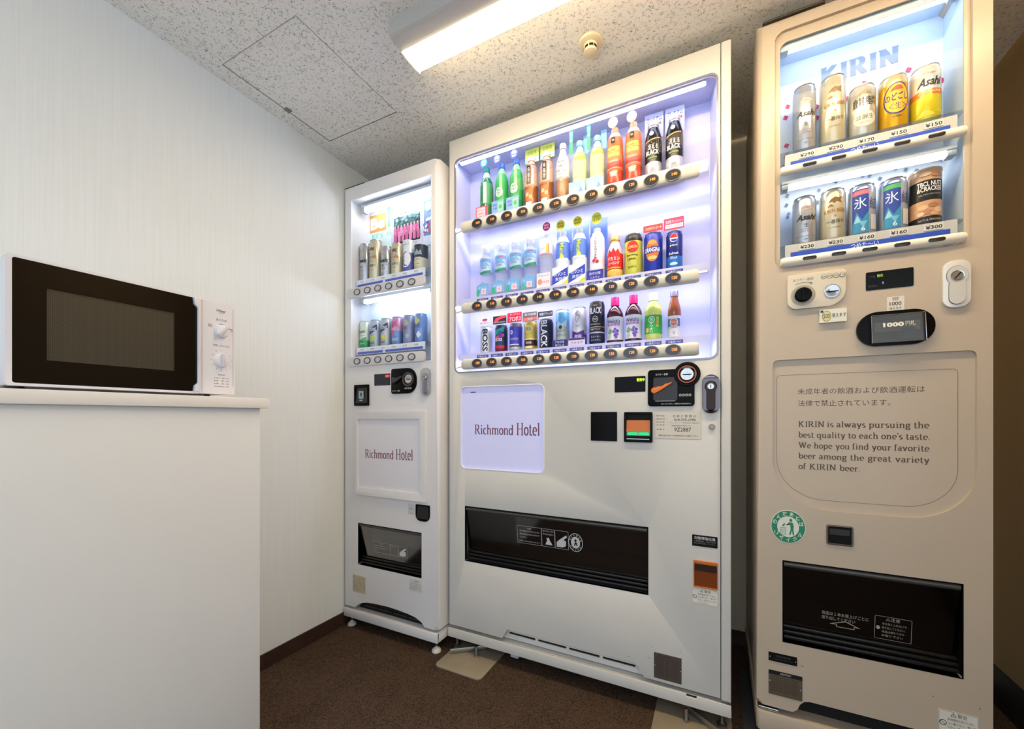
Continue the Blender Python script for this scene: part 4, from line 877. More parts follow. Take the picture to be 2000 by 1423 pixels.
# recycling mark
rc = plate(mr_, 'recycling_sticker', ell(.075, .643, .0405, .046, 40), -.0008, .001, mat((222, 226, 216), .4), label='round green and white recycling sticker')
b = MB(); gr = mat((24, 132, 92), .4); wh_ = mat((228, 232, 224), .4); Y = front(-.0012)
b.ext(ell(.075, .643, .039, .0445, 40), -.0010, None, gr, holes=[ell(.075, .643, .0255, .029, 40)[::-1]])
for i, ch in enumerate('のんだあとは'): a = math.radians(162-i*29); b.geo(T(ch, .015), .075+.0322*math.cos(a), .643+.0365*math.sin(a), .0095, .0115, wh_, Y)
for i, ch in enumerate('リサイクル'): a = math.radians(212+i*29); b.geo(T(ch, .015), .075+.0322*math.cos(a), .643+.0365*math.sin(a), .0095, .0115, wh_, Y)
b.ext(ell(.0815, .6615, .0035, .0045, 14), -.0012, None, gr)
b.ext([(.078, .656), (.086, .655), (.0885, .645), (.0875, .636), (.0895, .621), (.086, .621), (.084, .634), (.081, .621), (.0775, .621), (.081, .637), (.080, .648), (.072, .650), (.070, .647)], -.0012, None, gr)
b.ext([(.061, .645), (.066, .652), (.069, .650), (.064, .643)], -.0012, None, gr)
o, hh = outline(.057, .070, .620, .640, .0008, 0); b.ext(o, -.0012, None, gr, holes=hh)
for q in (.061, .0655): b.ext(rrect(q, q+.0007, .620, .640, 0), -.0012, None, gr)
for q in (.627, .633): b.ext(rrect(.057, .070, q, q+.0007, 0), -.0012, None, gr)
b.build('lettering', rc, smooth=0)
b = MB(); b.ext(rrect(.161, .218, .607, .660, .005), -.003, .002, mat((90, 82, 72), .3), holes=[rrect(.1645, .2145, .611, .6565, .003)[::-1]]); cr_ = b.build('coin_return_cup', mr_, bevel=.001, label='small dark coin return cup')
b = MB(); b.ext([(.1645, .611), (.2145, .611), (.2145, .6565), (.1645, .6565)], -.0006, None, m_blackm); b.box(.168, .211, -.0015, .001, .634, .650, mat((34, 32, 30), .25)); b.build('cup_flap', cr_, smooth=0)
fl = port(mr_, .062, .427, .319, .548, glassy((.42, .41, .40), .07, .08), .09, inner=(40, 38, 36))
ff = flapfn(.319, .548); b = MB(); k = mat((170, 164, 156), .5)
b.geo(T('商品は１本お買上げごとに'), .205, .415, .100, .010, k, ff); b.geo(T('取り出してください'), .155, .402, .072, .010, k, ff, left=True)
aw = [(.172, .386), (.206, .400), (.238, .386), (.226, .386), (.226, .380), (.187, .380), (.187, .386)]
ai = [(.180, .3875), (.206, .3975), (.231, .3875), (.2245, .3875), (.2245, .3815), (.1885, .3815), (.1885, .3875)]
b.ext(aw, 0, None, k, holes=[ai[::-1]], fn=lambda p, y: ff(p[0], p[1]))
fl_rect(.267, .340, .370, .432); b.geo(T('△注意', .01), .303, .425, .028, .009, k, ff)
for i, s_ in enumerate(('手を深く入れないで', '取り出してください。', '商品は落ちてから', 'お取り下さい')): b.geo(T(s_), .282, .412-.0105*i, .048-.002*i, .006, k, ff, left=True)
b.ext(ell(.274, .400, .004, .005, 14), 0, None, k, fn=lambda p, y: ff(p[0], p[1])); b.build('flap_print', fl, smooth=0)
tg = plate(mr_, 'black_tag', rrect(.029, .096, .260, .284, .001), -.0015, .002, m_blackm, label='small black screwed tag')
lettering(tg, [(T('対破壊強化機', .005), .063, .276, .035, .005, (80, 76, 72)), (T('この自動販売機は強化対策をしています'), .063, .268, .045, .004, (64, 60, 58))], -.0015)
for u, z in ((.0325, .272), (.0925, .271)): disc(tg, 'rivet', u, z, [(.0014, 0), (.0014, .0025), (.0001, .003)], m_chrome, n=10)
pl = plate(mr_, 'rating_plate', rrect(.029, .108, .166, .234, .001), -.001, .002, mat((120, 106, 92), .35, .5), label='grey metal rating plate with black heading')
lettering(pl, [(PG(rrect(0, 8, 0, 1, 0)), .0685, .2285, .079, .011, (16, 15, 15)), (T('SANYO', .03), .069, .2285, .025, .0055, (180, 176, 168))]+[(T('自動販売機 形式 定格電圧 消費電力'), .066, .217-.0075*i, .066, .004, (74, 64, 56)) for i in range(6)], -.001)
for u, z in ((.032, .204), (.1035, .195)): disc(pl, 'rivet', u, z, [(.0014, 0), (.0014, .0025), (.0001, .003)], m_chrome, n=10)
warning_sticker(mr_, .382, .453, .180, .236)
for u, z in ((.373, .262), (.455, .258), (.106, .264), (.110, .263)): disc(mr_, 'screw_hole', u, z, [(.0012, -.001), (.0012, .0003), (.0001, .0003)], mat((70, 60, 52), .5), n=8)
b = MB(); b.box(.01, RW-.01, .05, .054, .09, .175, m_darkhole); b.build('vent_backing', mr_, smooth=0)
b = MB(); b.ext(rrect(0, RW, -.004, .5, (.014, .014, 0, 0)), .058, .112, m_r, fn=lambda p, y: (p[0], p[1], y)); b.build('base_frame', mr_, bevel=.004)
b = MB(); b.box(.004, .055, .004, .05, .1125, .122, m_chrome); b.build('lower_hinge', mr_, bevel=.003, label='metal lower hinge')
feet(mr_, (.03, RW-.03), (.03, .45), .058, .016, m_steel)
b = MB(); b.box(-.03, .03, .0, .4, .0002, .004, mat((60, 62, 66), .5)); b.build('floor_rail', mr_, bevel=.001)

# ------------------------------------------------------------------ drinks on show
def product(host, u, z, name, cat, label, group, y=.070):
    return empty(name, (host[0]+u, host[1]+y, z+.0004), label, cat, group)
def cyl(r, off):
    return lambda x, z: ((r+off)*math.sin(x/r), -(r+off)*math.cos(x/r), z)
def wrap(par, r, decals, name='label_print', rz=None):
    """decals in millimetres: (kind, ..., colour)"""
    b = MB()
    for i, dc in enumerate(decals):
        kd = dc[0]; off = .00035+.00012*i
        if kd == 'T': _, s_, cx, cz, w, h, c, bo = dc; g_ = T(s_, bo)
        elif kd == 'V':                                    # characters stacked downward
            _, s_, cx, cz, w, h, c, bo = dc
            for j, ch in enumerate(s_):
                g_ = T(ch, bo); q = sliced(g_, max(g_[2]*.4, 1e-3)); b.geo(q, cx/1000, (cz-h*(j+.5)+h*len(s_)/2)/1000, w/1000, h*.86/1000, mat(c, .45), cyl(r, off))
            continue
        elif kd == 'H':                                    # words turned to read downward
            _, s_, cx, cz, w, h, c, bo = dc; g0 = T(s_, bo)
            V = [(y_-g0[4], g0[2]-x_) for x_, y_ in g0[0]]; g_ = (V, g0[1], g0[3], g0[2], 0)
        elif kd == 'R': _, cx, cz, w, h, c = dc; g_ = PG([(0, 0), (w, 0), (w, h), (0, h)])
        elif kd == 'E': _, cx, cz, w, h, c = dc; g_ = PG(ell(0, 0, 1, 1, 20))
        elif kd == 'P': _, pts, cx, cz, w, h, c = dc; g_ = PG(pts)
        g_ = sliced(g_, g_[2]*3.5/max(w, 3.6))
        b.geo(g_, cx/1000, cz/1000, w/1000, h/1000, c if isinstance(c, bpy.types.Material) else mat(c, .4), cyl(r, off))
    return b.build(name, par, smooth=0)
m_lid = mat((200, 202, 206), .25, .9)
def can(par, r, h, bands, metal=.3, lid=None, flat=False, rough=.3):
    """bands: [(from, to, rgb)] as fractions of the height"""
    if flat: pr = [(r*.97, 0), (r, .003), (r, h-.004), (r*1.03, h-.003), (r*1.03, h)]
    else: pr = [(r*.80, 0), (r*.86, .002), (r, .009), (r, h-.013), (r*.86, h-.003)]
    zs = [p[1] for p in pr]; cuts = sorted(set([round(q*h, 5) for b_ in bands for q in b_[:2]]))
    def rad(z):
        for a, c in zip(pr[:-1], pr[1:]):
            if a[1] <= z <= c[1]: return a[0]+(c[0]-a[0])*(z-a[1])/max(c[1]-a[1], 1e-9)
        return pr[-1][0]
    allz = sorted(set([round(z, 5) for z in zs]+[c for c in cuts if 0 < c < h-.0031])); P = [(rad(z), z) for z in allz]
    mats = []
    for a, c in zip(allz[:-1], allz[1:]):
        mid = (a+c)/2/h; col = bands[-1][2]
        for q0, q1, cc in bands:
            if q0 <= mid <= q1: col = cc; break
        mats.append(mat(col, rough, metal))
    b = MB(); b.lathe(P, (0, 0, 0), mats, 28); body = b.build('body', par)
    b = MB(); t_ = P[-1]
    if not flat: b.lathe([(t_[0], t_[1]), (t_[0]+.0012, t_[1]+.001), (t_[0]+.0012, h), (t_[0]-.0015, h), (t_[0]-.002, h-.003), (.0001, h-.003)], (0, 0, 0), lid or m_lid, 28)
    else: b.lathe([(t_[0], t_[1]), (t_[0], t_[1]+.002), (t_[0]-.002, t_[1]+.002), (.0001, t_[1]+.001)], (0, 0, 0), lid or m_lid, 28)
    b.build('lid', par)
    return body
def bottle(par, r, h, liquid, cap, label_z=None, label_rgb=None, sq=1.0, neck=.0105, upper=None, fill=.8, shoulder=.70):
    pr = [(r*.82, 0), (r*.96, .004), (r, .012), (r, h*.30), (r*.965, h*.33), (r, h*.36), (r, h*.60), (r*.93, h*shoulder), (r*.66, h*(shoulder+.09)), (neck*1.05, h*.90), (neck, h*.92)]
    ml_ = []
    for a, c in zip(pr[:-1], pr[1:]):
        ml_.append(liquid if (a[1]+c[1])/2 < h*fill else (upper or clear_plastic()))
    b = MB(); b.lathe(pr, (0, 0, 0), ml_, 28); b.build('body', par)
    b = MB(); n2 = neck+.0022; b.lathe([(n2, h*.925), (n2, h*.985), (n2-.001, h), (.0001, h)], (0, 0, 0), cap, 24); b.lathe([(neck+.003, h*.905), (neck+.003, h*.918)], (0, 0, 0), cap, 24); b.build('cap', par)
    if label_z:
        z0_, z1_ = label_z
        def rr(z):
            for a, c in zip(pr[:-1], pr[1:]):
                if a[1] <= z <= c[1]: return a[0]+(c[0]-a[0])*(z-a[1])/max(c[1]-a[1], 1e-9)
            return pr[-1][0]
        zs = sorted(set([z0_, z1_]+[p[1] for p in pr if z0_ < p[1] < z1_]))
        b = MB(); b.lathe([(rr(z)+.0003, z) for z in zs], (0, 0, 0), label_rgb if isinstance(label_rgb, bpy.types.Material) else mat(label_rgb, .4), 28); b.build('label_sleeve', par)
def sticker(par, cx, cz, rx, rz, rgb, txt='', y=-.0345, tc=(255, 255, 255)):
    b = MB(); b.ext(ell(cx, cz, rx, rz, 24), y, y+.0008, mat(rgb, .4)); o = b.build('sticker', par)
    if txt:
        ls = txt.split('\n'); b = MB()
        for i, s_ in enumerate(ls): b.geo(T(s_, .01), cx, cz+(len(ls)/2-.5-i)*rz*.62, rx*1.3, rz*.45, mat(tc, .5), front(y-.0003))
        b.build('lettering', o, smooth=0)
def card(par, x0, x1, z0, z1, rgb, txts=(), y=-.0345, bow=0, name='card', m=None, shape=None):
    """thin display card standing in front of or behind the drink"""
    b = MB(); mm = m or mat(rgb, .45); b.ext(shape or rrect(x0, x1, z0, z1, .001), y, y+.0008, mm); o = b.build(name, par, smooth=0)
    if txts:
        b = MB()
        for i, tx in enumerate(txts):
            if tx[0] == 'R': _, cx, cz, w, h, c = tx; g_ = PG([(0, 0), (1, 0), (1, 1), (0, 1)])
            elif tx[0] == 'E': _, cx, cz, w, h, c = tx; g_ = PG(ell(0, 0, 1, 1, 24))
            elif tx[0] == 'P': _, pts, cx, cz, w, h, c = tx; g_ = PG(pts)
            else: _, s_, cx, cz, w, h, c = tx; g_ = T(s_, .015)
            b.geo(g_, cx, cz, w, h, c if isinstance(c, bpy.types.Material) else mat(c, .45), front(y-.0002-.0001*i))
        b.build('lettering', o, smooth=0)
    return o
mh = (MX, MY); U1 = (.139, .209, .274, .338, .402, .467, .531, .596, .659, .722, .787, .853)
G1 = 'drinks on the top shelf of the wide machine'; G2 = 'drinks on the middle shelf of the wide machine'; G3 = 'drinks on the bottom shelf of the wide machine'
cw = mat((236, 238, 246), .35); wcap = mat((232, 234, 244), .4)
# --- top shelf
p = product(mh, U1[0], SH[0], 'tea_bottle', 'bottle', 'green tea bottle with pale body label and a pink card at its foot', G1)
bottle(p, .0265, .215, mat((46, 130, 84), .2), mat((40, 150, 140), .4), (.06, .145), (70, 160, 104), upper=mat((190, 216, 205), .2))
wrap(p, .0268, [('R', 6, 105, 14, 84, (222, 236, 224)), ('V', '伊右衛門', -9, 100, 9, 17, (20, 90, 56), .01)]); sticker(p, .006, .216, .015, .017, (20, 140, 150), '新\n茶')
card(p, -.030, .026, .002, .045, (228, 92, 122), [('R', -.006, .024, .040, .034, (244, 214, 222)), ('T', 'キャンペーン', -.006, .03, .034, .009, (210, 50, 90)), ('T', '実施中', -.006, .017, .024, .009, (210, 50, 90))], y=-.036)
for k, (nm, lab) in enumerate((('first', 'bright green tea bottle with white leaf circle, next to the pink card bottle'), ('second', 'bright green tea bottle with white leaf circle, beside the brown tea bottles'))):
    p = product(mh, U1[1+k], SH[0], 'tea_bottle', 'bottle', lab, G1)
    bottle(p, .0265, .212, mat((34, 160, 80), .2), mat((70, 120, 220), .4), (.045, .165), (48, 172, 88), upper=mat((150, 220, 160), .2))
    wrap(p, .0268, [('R', 8, 118, 12, 86, (150, 226, 150)), ('E', 0, 90, 32, 38, (236, 248, 240)), ('T', '茶', 0, 90, 24, 28, (24, 140, 70), .01)])
    sticker(p, -.004+.01*k, .214, .015, .018, (80, 92, 214), '特\n茶')
    card(p, -.027, .027, .002, .052, (140, 180, 232), [('R', .012, .026, .022, .036, (160, 220, 190)), ('E', .012, .026, .014, .017, (80, 190, 110)), ('T', '脂肪', -.012, .036, .018, .009, (60, 80, 180)), ('T', '分解', -.012, .022, .018, .009, (60, 80, 180))], y=-.036)
for k in range(2):
    p = product(mh, U1[3+k], SH[0], 'tea_bottle', 'bottle', ('brown barley tea bottle with black and white label, beside the green teas', 'brown barley tea bottle with black and white label, next to the dark milk tea')[k], G1)
    bottle(p, .0265, .205, mat((150, 88, 44), .2), mat((220, 196, 176), .4), (.085, .165), (186, 150, 128), upper=mat((216, 180, 150), .25), shoulder=.74)
    wrap(p, .0268, [('R', 0, 124, 16, 70, (22, 20, 20)), ('V', '烏龍茶', 0, 124, 10, 20, (236, 232, 226), .01), ('R', 16, 118, 8, 60, (226, 206, 210)), ('R', 0, 83, 60, 4, (206, 150, 96)), ('P', [(0, 1), (.15, 0), (.85, 0), (1, 1)], 0, 46, 36, 46, (196, 112, 48)), ('R', -6, 50, 12, 14, (236, 200, 160)), ('R', 8, 40, 12, 14, (228, 176, 120)), ('R', 0, 16, 24, 10, (246, 236, 224))])
    card(p, -.029, .029, .188, .242, (206, 218, 90), [('T', '烏龍茶', 0, .223, .040, .022, (130, 150, 40)), ('R', 0, .199, .058, .016, (150, 206, 226))], y=.006)
p = product(mh, U1[5], SH[0], 'tea_bottle', 'bottle', 'royal milk tea bottle with clear script label and pale brown drink', G1)
bottle(p, .025, .215, mat((172, 132, 96), .25), mat((214, 222, 238), .35), (.085, .165), mat((222, 222, 232), .3), upper=clear_plastic((236, 232, 236), .5), fill=.40)
wrap(p, .0253, [('T', 'Royal', 0, 140, 26, 12, (70, 68, 80), 0), ('T', '午後の', 0, 124, 26, 12, (80, 76, 90), 0), ('T', 'Milk Tea', 0, 108, 34, 10, (60, 90, 80), 0), ('T', 'unsweet', 0, 96, 24, 6, (60, 90, 80), 0)])
for k in range(2):
    p = product(mh, U1[6+k], SH[0], 'lemon_bottle', 'bottle', ('pale yellow lemon drink bottle with green ribbon tag, next to the milk tea', 'pale yellow lemon drink bottle with green ribbon tag, next to the red tea')[k], G1)
    bottle(p, .0262, .205, mat((222, 228, 170), .2), mat((150, 214, 226), .4), (.13, .16), (196, 214, 96), upper=clear_plastic((210, 236, 246), .6), fill=.7)
    wrap(p, .0265, [('R', 0, 96, 34, 60, (226, 234, 168)), ('V', 'レモン', -8, 98, 10, 16, (120, 170, 110), 0), ('V', '天然水', 8, 98, 9, 16, (160, 170, 90), 0), ('T', 'LEMON', 0, 144, 30, 9, (240, 246, 220), .01)])
    card(p, -.030, .030, .0, .045, (150, 190, 236), [('P', [(0, 0), (.3, 1), (.6, .5), (1, 1), (1, 0)], 0, .018, .056, .034, (206, 226, 250)), ('P', [(0, 0), (.5, 1), (1, 0)], -.01, .022, .02, .028, (240, 248, 255)), ('P', [(0, 0), (.5, 1), (1, 0)], .014, .016, .018, .022, (110, 160, 226))], y=-.036)
    card(p, -.029, -.017, .150, .235, (80, 196, 130), [('T', '新', -.023, .20, .008, .010, (230, 250, 236))], y=-.030, name='tag')
    card(p, .010, .030, .165, .232, (150, 204, 244), y=.012)
for k in range(2):
    p = product(mh, U1[8+k], SH[0], 'tea_bottle', 'bottle', ('red and yellow iced tea bottle with gold sticker, beside the lemon drinks', 'red and yellow iced tea bottle with gold sticker, beside the black coffees')[k], G1)
    bottle(p, .0275, .212, mat((200, 74, 52), .2), mat((216, 190, 150), .4), (.055, .172), (226, 116, 52), upper=mat((236, 200, 190), .25), shoulder=.80)
    wrap(p, .0278, [('R', 0, 120, 44, 34, (240, 196, 90)), ('T', 'アイスティー', 0, 118, 40, 22, (190, 40, 30), .02), ('R', -1, 158, 14, 20, (40, 32, 30)), ('T', 'TEA', -1, 158, 9, 7, (236, 220, 200), .01), ('R', 0, 74, 60, 26, (214, 44, 50)), ('T', 'STRAIGHT', 0, 86, 34, 7, (250, 226, 210), .01), ('P', [(0, 1), (.2, 0), (.8, 0), (1, 1)], 0, 42, 30, 20, (236, 168, 150)), ('T', 'W', 0, 42, 18, 12, (250, 240, 236), .02), ('R', 0, 62, 60, 3, (250, 180, 150))])
    sticker(p, 0, .214, .0165, .019, (214, 188, 150), 'お得\n感')
for k in range(2):
    p = product(mh, U1[10+k], SH[0], 'coffee_bottle_can', 'bottle', ('black coffee bottle can with white heading card, next to the red teas', 'black coffee bottle can with white heading card, at the end of its shelf')[k], G1)
    b = MB(); r = .0275; bl_ = mat((24, 24, 32), .25, .3); si = mat((206, 208, 218), .25, .5)
    b.lathe([(r*.9, 0), (r, .006), (r, .044), (r, .048), (r, .110), (r*.97, .135), (r*.72, .160), (.0165, .170), (.0165, .176)], (0, 0, 0), [si, si, si, bl_, bl_, bl_, bl_, si], 28); b.build('body', p)
    b = MB(); b.lathe([(.018, .176), (.018, .190), (.017, .192), (.0001, .192)], (0, 0, 0), mat((206, 204, 214), .3, .4), 24); b.build('cap', p)
    wrap(p, r, [('T', '冴える', 2, 98, 34, 17, (240, 240, 246), .02), ('T', 'BLACK', 0, 80, 44, 15, (240, 240, 246), .02), ('P', [(0, 0), (1, .7), (1, 1), (0, .3)], 0, 122, 50, 14, (226, 150, 70)), ('E', -2, 142, 14, 14, (226, 226, 232)), ('R', 0, 62, 30, 5, (120, 150, 60)), ('T', '無糖', 0, 26, 16, 9, (170, 170, 180), 0)])
    card(p, -.030, .030, .150, .236, (196, 204, 232), [('T', 'プレミアム', 0, .216, .050, .017, (60, 62, 90)), ('T', 'ブラック', 0, .198, .030, .008, (90, 92, 120)), ('P', [(0, 0), (.5, 1), (1, 0)], .020, .2, .01, .012, (150, 84, 70))], y=.016)
# --- middle shelf
for k in range(4):
    p = product(mh, U1[k], SH[1], 'water_bottle', 'bottle', ('clear water bottle with mountain label, standing at the very end of the middle shelf', 'clear water bottle with mountain label, next to the end one', 'clear water bottle with mountain label, third of the four waters', 'clear water bottle with mountain label, beside the striped fruit water')[k], G2)
    bottle(p, .0262, .205, clear_plastic((236, 244, 255), .16), wcap, upper=clear_plastic((236, 244, 255), .22), shoulder=.74)
    b = MB(); b.lathe([(.0268, .105), (.0268, .165)], (0, 0, 0), mat((176, 208, 240), .35), 28); ls = b.build('label_sleeve', p)
    wrap(p, .0270, [('R', 0, 152, 60, 14, (100, 160, 226)), ('P', [(0, 0), (.3, 1), (.5, .5), (.7, .9), (1, 0)], 0, 140, 50, 22, (120, 176, 232)), ('R', 10, 156, 18, 4, (226, 70, 90)), ('T', '天然水', 0, 122, 26, 8, (40, 60, 110), .01), ('P', [(0, .5), (.3, 0), (1, .4), (1, 1), (.3, .6), (0, 1)], 0, 104, 60, 18, (46, 140, 120))])
    card(p, -.028, .028, .006, .055, (120, 180, 240), [('T', '南アルプス', 0, .040, .036, .008, (240, 248, 255)), ('R', .006, .025, .022, .022, (236, 220, 236)), ('T', '水', .006, .025, .016, .016, (230, 90, 130)), ('R', -.02, .02, .014, .026, (60, 190, 150))], y=-.034, shape=[(-.028, .012), (0, .022), (.028, .010), (.028, .052), (0, .062), (-.028, .048)])
    card(p, -.028, .028, .15, .232, (214, 226, 248), [('V' if False else 'T', '冷', -.021, .216, .008, .012, (226, 110, 120)), ('T', '水', -.021, .198, .008, .012, (226, 110, 120))], y=.012)
p = product(mh, U1[4], SH[1], 'water_bottle', 'bottle', 'flavoured water bottle with rainbow striped label and magenta sticker', G2)
bottle(p, .0262, .21, clear_plastic((236, 242, 252), .25), wcap, (.13, .172), (236, 240, 248), upper=clear_plastic((226, 238, 252), .5), shoulder=.84)
wrap(p, .0268, [('R', 10, 150, 7, 38, (246, 208, 80)), ('R', 16, 150, 5, 38, (236, 140, 90)), ('T', 'ヨーグリーナ', -6, 152, 20, 12, (90, 120, 200), .01), ('R', 0, 133, 60, 5, (236, 150, 180))]); sticker(p, .012, .228, .015, .016, (214, 40, 130), '新\n発売')
card(p, -.027, .027, .004, .058, (236, 232, 246), [('T', 'フルーツ', 0, .048, .044, .009, (90, 130, 200)), ('E', -.014, .026, .018, .022, (246, 150, 130)), ('T', 'ぴちぴち', .008, .024, .030, .010, (226, 110, 110))], y=-.034)
for k in range(2):
    p = product(mh, U1[5+k], SH[1], 'soda_bottle', 'bottle', ('blue and white citrus soda bottle with yellow sticker, next to the striped water', 'blue and white citrus soda bottle with yellow sticker, next to the clear lychee drink')[k], G2)
    bottle(p, .0268, .21, mat((226, 238, 252), .25), wcap, (.10, .165), (84, 130, 226), upper=mat((206, 224, 250), .25), shoulder=.80)
    wrap(p, .0272, [('H', 'Mets', 4, 138, 16, 44, (200, 222, 60), .02), ('E', 4, 108, 16, 18, (214, 226, 70)), ('P', [(0, 0), (.5, .4), (1, 0), (1, 1), (0, 1)], 0, 98, 60, 12, (226, 238, 252))])
    card(p, -.030, .030, .002, .070, (226, 238, 250), [('P', [(0, 0), (1, .45), (1, 1), (0, .55)], 0, .036, .060, .060, (44, 74, 200)), ('T', 'ガツンと', 0, .044, .044, .014, (246, 248, 255)), ('T', '爽快感', .002, .026, .040, .013, (246, 248, 255)), ('P', [(0, 0), (1, 0), (1, 1)], .012, .011, .034, .018, (206, 216, 60))], y=-.034)
    card(p, -.030, .030, .165, .244, (150, 180, 240), y=.014); sticker(p, .002, .222, .0165, .018, (232, 222, 50), '爽快\n強炭酸', y=-.034, tc=(90, 80, 20))
p = product(mh, U1[7], SH[1], 'lychee_bottle', 'bottle', 'clear salted lychee bottle on a blue card with a yellow sticker', G2)
bottle(p, .0262, .195, mat((222, 228, 246), .25), wcap, (.045, .165), (232, 236, 248), upper=mat((226, 232, 250), .25), shoulder=.82)
wrap(p, .0268, [('V', 'ソルティライチ', 0, 122, 11, 10, (50, 56, 120), .01), ('E', -6, 74, 12, 12, (190, 60, 90)), ('E', 6, 70, 12, 12, (170, 50, 80)), ('E', 0, 82, 10, 10, (206, 80, 110)), ('T', '世界のキッチンから', 0, 162, 34, 5, (80, 80, 110), 0)])
card(p, -.030, .030, .002, .038, (46, 58, 168), [('T', '熱中対策', 0, .026, .040, .010, (230, 234, 255)), ('T', 'ソルティ', 0, .012, .034, .008, (200, 206, 250))], y=-.034)
card(p, -.031, .031, .0, .242, (112, 146, 226), y=.022); sticker(p, .006, .218, .018, .021, (224, 226, 80), 'ソルト\nライチ', y=-.034, tc=(90, 110, 40))
p = product(mh, U1[8], SH[1], 'vitamin_bottle', 'bottle', 'short energy drink bottle with gold cap and red flame label', G2)
b = MB(); r = .0275; lq = mat((232, 190, 90), .2)
b.lathe([(r*.85, 0), (r, .01), (r, .028), (r*.93, .034), (r, .040), (r, .088), (r*.85, .112), (r*.55, .13), (.015, .136), (.015, .140)], (0, 0, 0), [lq, lq, lq, mat((226, 40, 44), .35), mat((226, 40, 44), .35), mat((214, 200, 226), .3), mat((214, 200, 226), .3), lq, lq], 28); b.build('body', p)
b = MB(); b.lathe([(.0175, .138), (.0175, .152), (.0165, .154), (.0001, .154)], (0, 0, 0), mat((214, 180, 120), .3, .5), 24); b.build('cap', p)
wrap(p, r, [('T', 'デカミン', 0, 70, 44, 14, (252, 246, 240), .02), ('T', 'ストロング', 0, 54, 40, 11, (252, 246, 240), .02), ('P', [(0, 0), (.2, 1), (.35, .4), (.5, 1.2), (.65, .4), (.8, 1), (1, 0)], 0, 96, 50, 22, (226, 40, 44)), ('R', 0, 38, 52, 4, (240, 180, 60))])
p = product(mh, U1[9], SH[1], 'fruit_can', 'can', 'yellow soft drink can with red oval and dark band at the top', G2)
can(p, .0295, .145, [(0, .82, (216, 216, 84)), (.82, 1, (30, 34, 40))], .15)
wrap(p, .0295, [('E', 2, 98, 40, 40, (206, 44, 50)), ('T', 'LEMON', 2, 98, 32, 10, (240, 214, 90), .02), ('T', 'Sparkling', 0, 70, 38, 9, (30, 30, 30), .01), ('T', 'Lemon', -2, 58, 28, 10, (60, 70, 40), .02), ('T', '無果汁', 0, 30, 30, 7, (50, 60, 30), .01)])
p = product(mh, U1[10], SH[1], 'orange_soda_can', 'can', 'deep blue orange soda can with orange disc and red strip above it', G2)
can(p, .0300, .137, [(0, .05, (200, 202, 210)), (.05, 1, (30, 52, 170))], .2)
wrap(p, .03, [('E', 0, 74, 44, 74, (226, 122, 40)), ('P', [(0, 0), (1, .12), (1, 1), (0, .88)], 0, 76, 56, 24, (26, 46, 160)), ('T', 'ORANGINA', 0, 76, 52, 16, (246, 246, 250), .02), ('E', 0, 50, 30, 12, (246, 200, 130)), ('E', 0, 100, 26, 14, (240, 170, 90))])
card(p, -.031, .031, .144, .166, (226, 66, 70), [('T', 'これがオランジーナ', 0, .155, .054, .010, (252, 236, 220))], y=-.01)
p = product(mh, U1[11], SH[1], 'cola_can', 'can', 'slim blue cola can with red white and blue ball and pink card above', G2)
can(p, .0255, .130, [(0, .06, (190, 160, 120)), (.06, .35, (50, 120, 206)), (.35, 1, (22, 40, 130))], .3)
wrap(p, .0255, [('E', 0, 104, 24, 28, (240, 242, 248)), ('P', [(math.cos(a), math.sin(a)) for a in [math.radians(10+i*16) for i in range(11)]], 0, 111, 23, 13, (214, 40, 48)), ('P', [(math.cos(a), math.sin(a)) for a in [math.radians(200+i*14) for i in range(11)]], 1, 96, 20, 8, (26, 60, 170)), ('T', 'pepsi', 0, 80, 22, 8, (240, 244, 255), .01), ('T', 'Refresh', 0, 54, 30, 9, (226, 236, 255), .01), ('T', 'Shot', 0, 40, 22, 9, (226, 236, 255), .01), ('E', 0, 20, 24, 10, (190, 226, 250))])
card(p, -.032, .030, .138, .176, (214, 66, 120), [('T', '強炭酸プレッシャー', 0, .164, .052, .011, (255, 240, 246)), ('R', 0, .149, .054, .013, (246, 226, 236)), ('T', 'リフレッシュショット', 0, .149, .048, .008, (206, 50, 110))], y=-.01)
# --- bottom shelf
def mini(u, name, label, h, r, bands, decals, crd=None, y=.066, metal=.3, flat=False):
    p = product(mh, u, SH[2], name, 'can', label, G3, y); can(p, r, h, bands, metal, flat=flat); wrap(p, r, decals)
    if crd: card(p, *crd[:5], crd[5], y=-.008)
    return p
mini(U1[0], 'coffee_can', 'white coffee can with tall black letters running down it', .112, .0255, [(0, 1, (226, 228, 232))], [('H', 'BOSS', 8, 56, 22, 88, (24, 24, 28), .03), ('H', 'CAFE BLEND COFFEE', -8, 56, 5, 80, (120, 124, 136), 0)], (-.028, .020, .118, .150, (232, 230, 238), [('E', -.002, .141, .024, .011, (196, 60, 110)), ('T', 'ボスカフェ', -.004, .128, .040, .008, (120, 116, 130))]))
mini(U1[1], 'coffee_can', 'rainbow coloured coffee can under a red and black arched card', .112, .0255, [(0, .25, (120, 30, 70)), (.25, 1, (40, 60, 90))], [('P', [(0, 0), (1, .5), (1, 1), (0, .6)], 0, 84, 46, 36, (40, 170, 150)), ('P', [(0, 0), (1, .6), (1, 1), (0, .5)], 0, 62, 46, 30, (230, 80, 110)), ('R', 8, 66, 12, 40, (90, 60, 190)), ('T', 'BOSS', 0, 52, 30, 12, (240, 240, 246), .02), ('R', 0, 24, 46, 12, (190, 40, 60))], (-.034, .026, .118, .150, (40, 34, 40), [('P', [(0, 0), (.2, .7), (.6, 1), (1, 1), (1, .7), (.5, .5), (.2, 0)], -.004, .136, .058, .026, (226, 70, 80)), ('T', 'レインボーマウンテン', -.002, .125, .048, .007, (240, 236, 230))]))
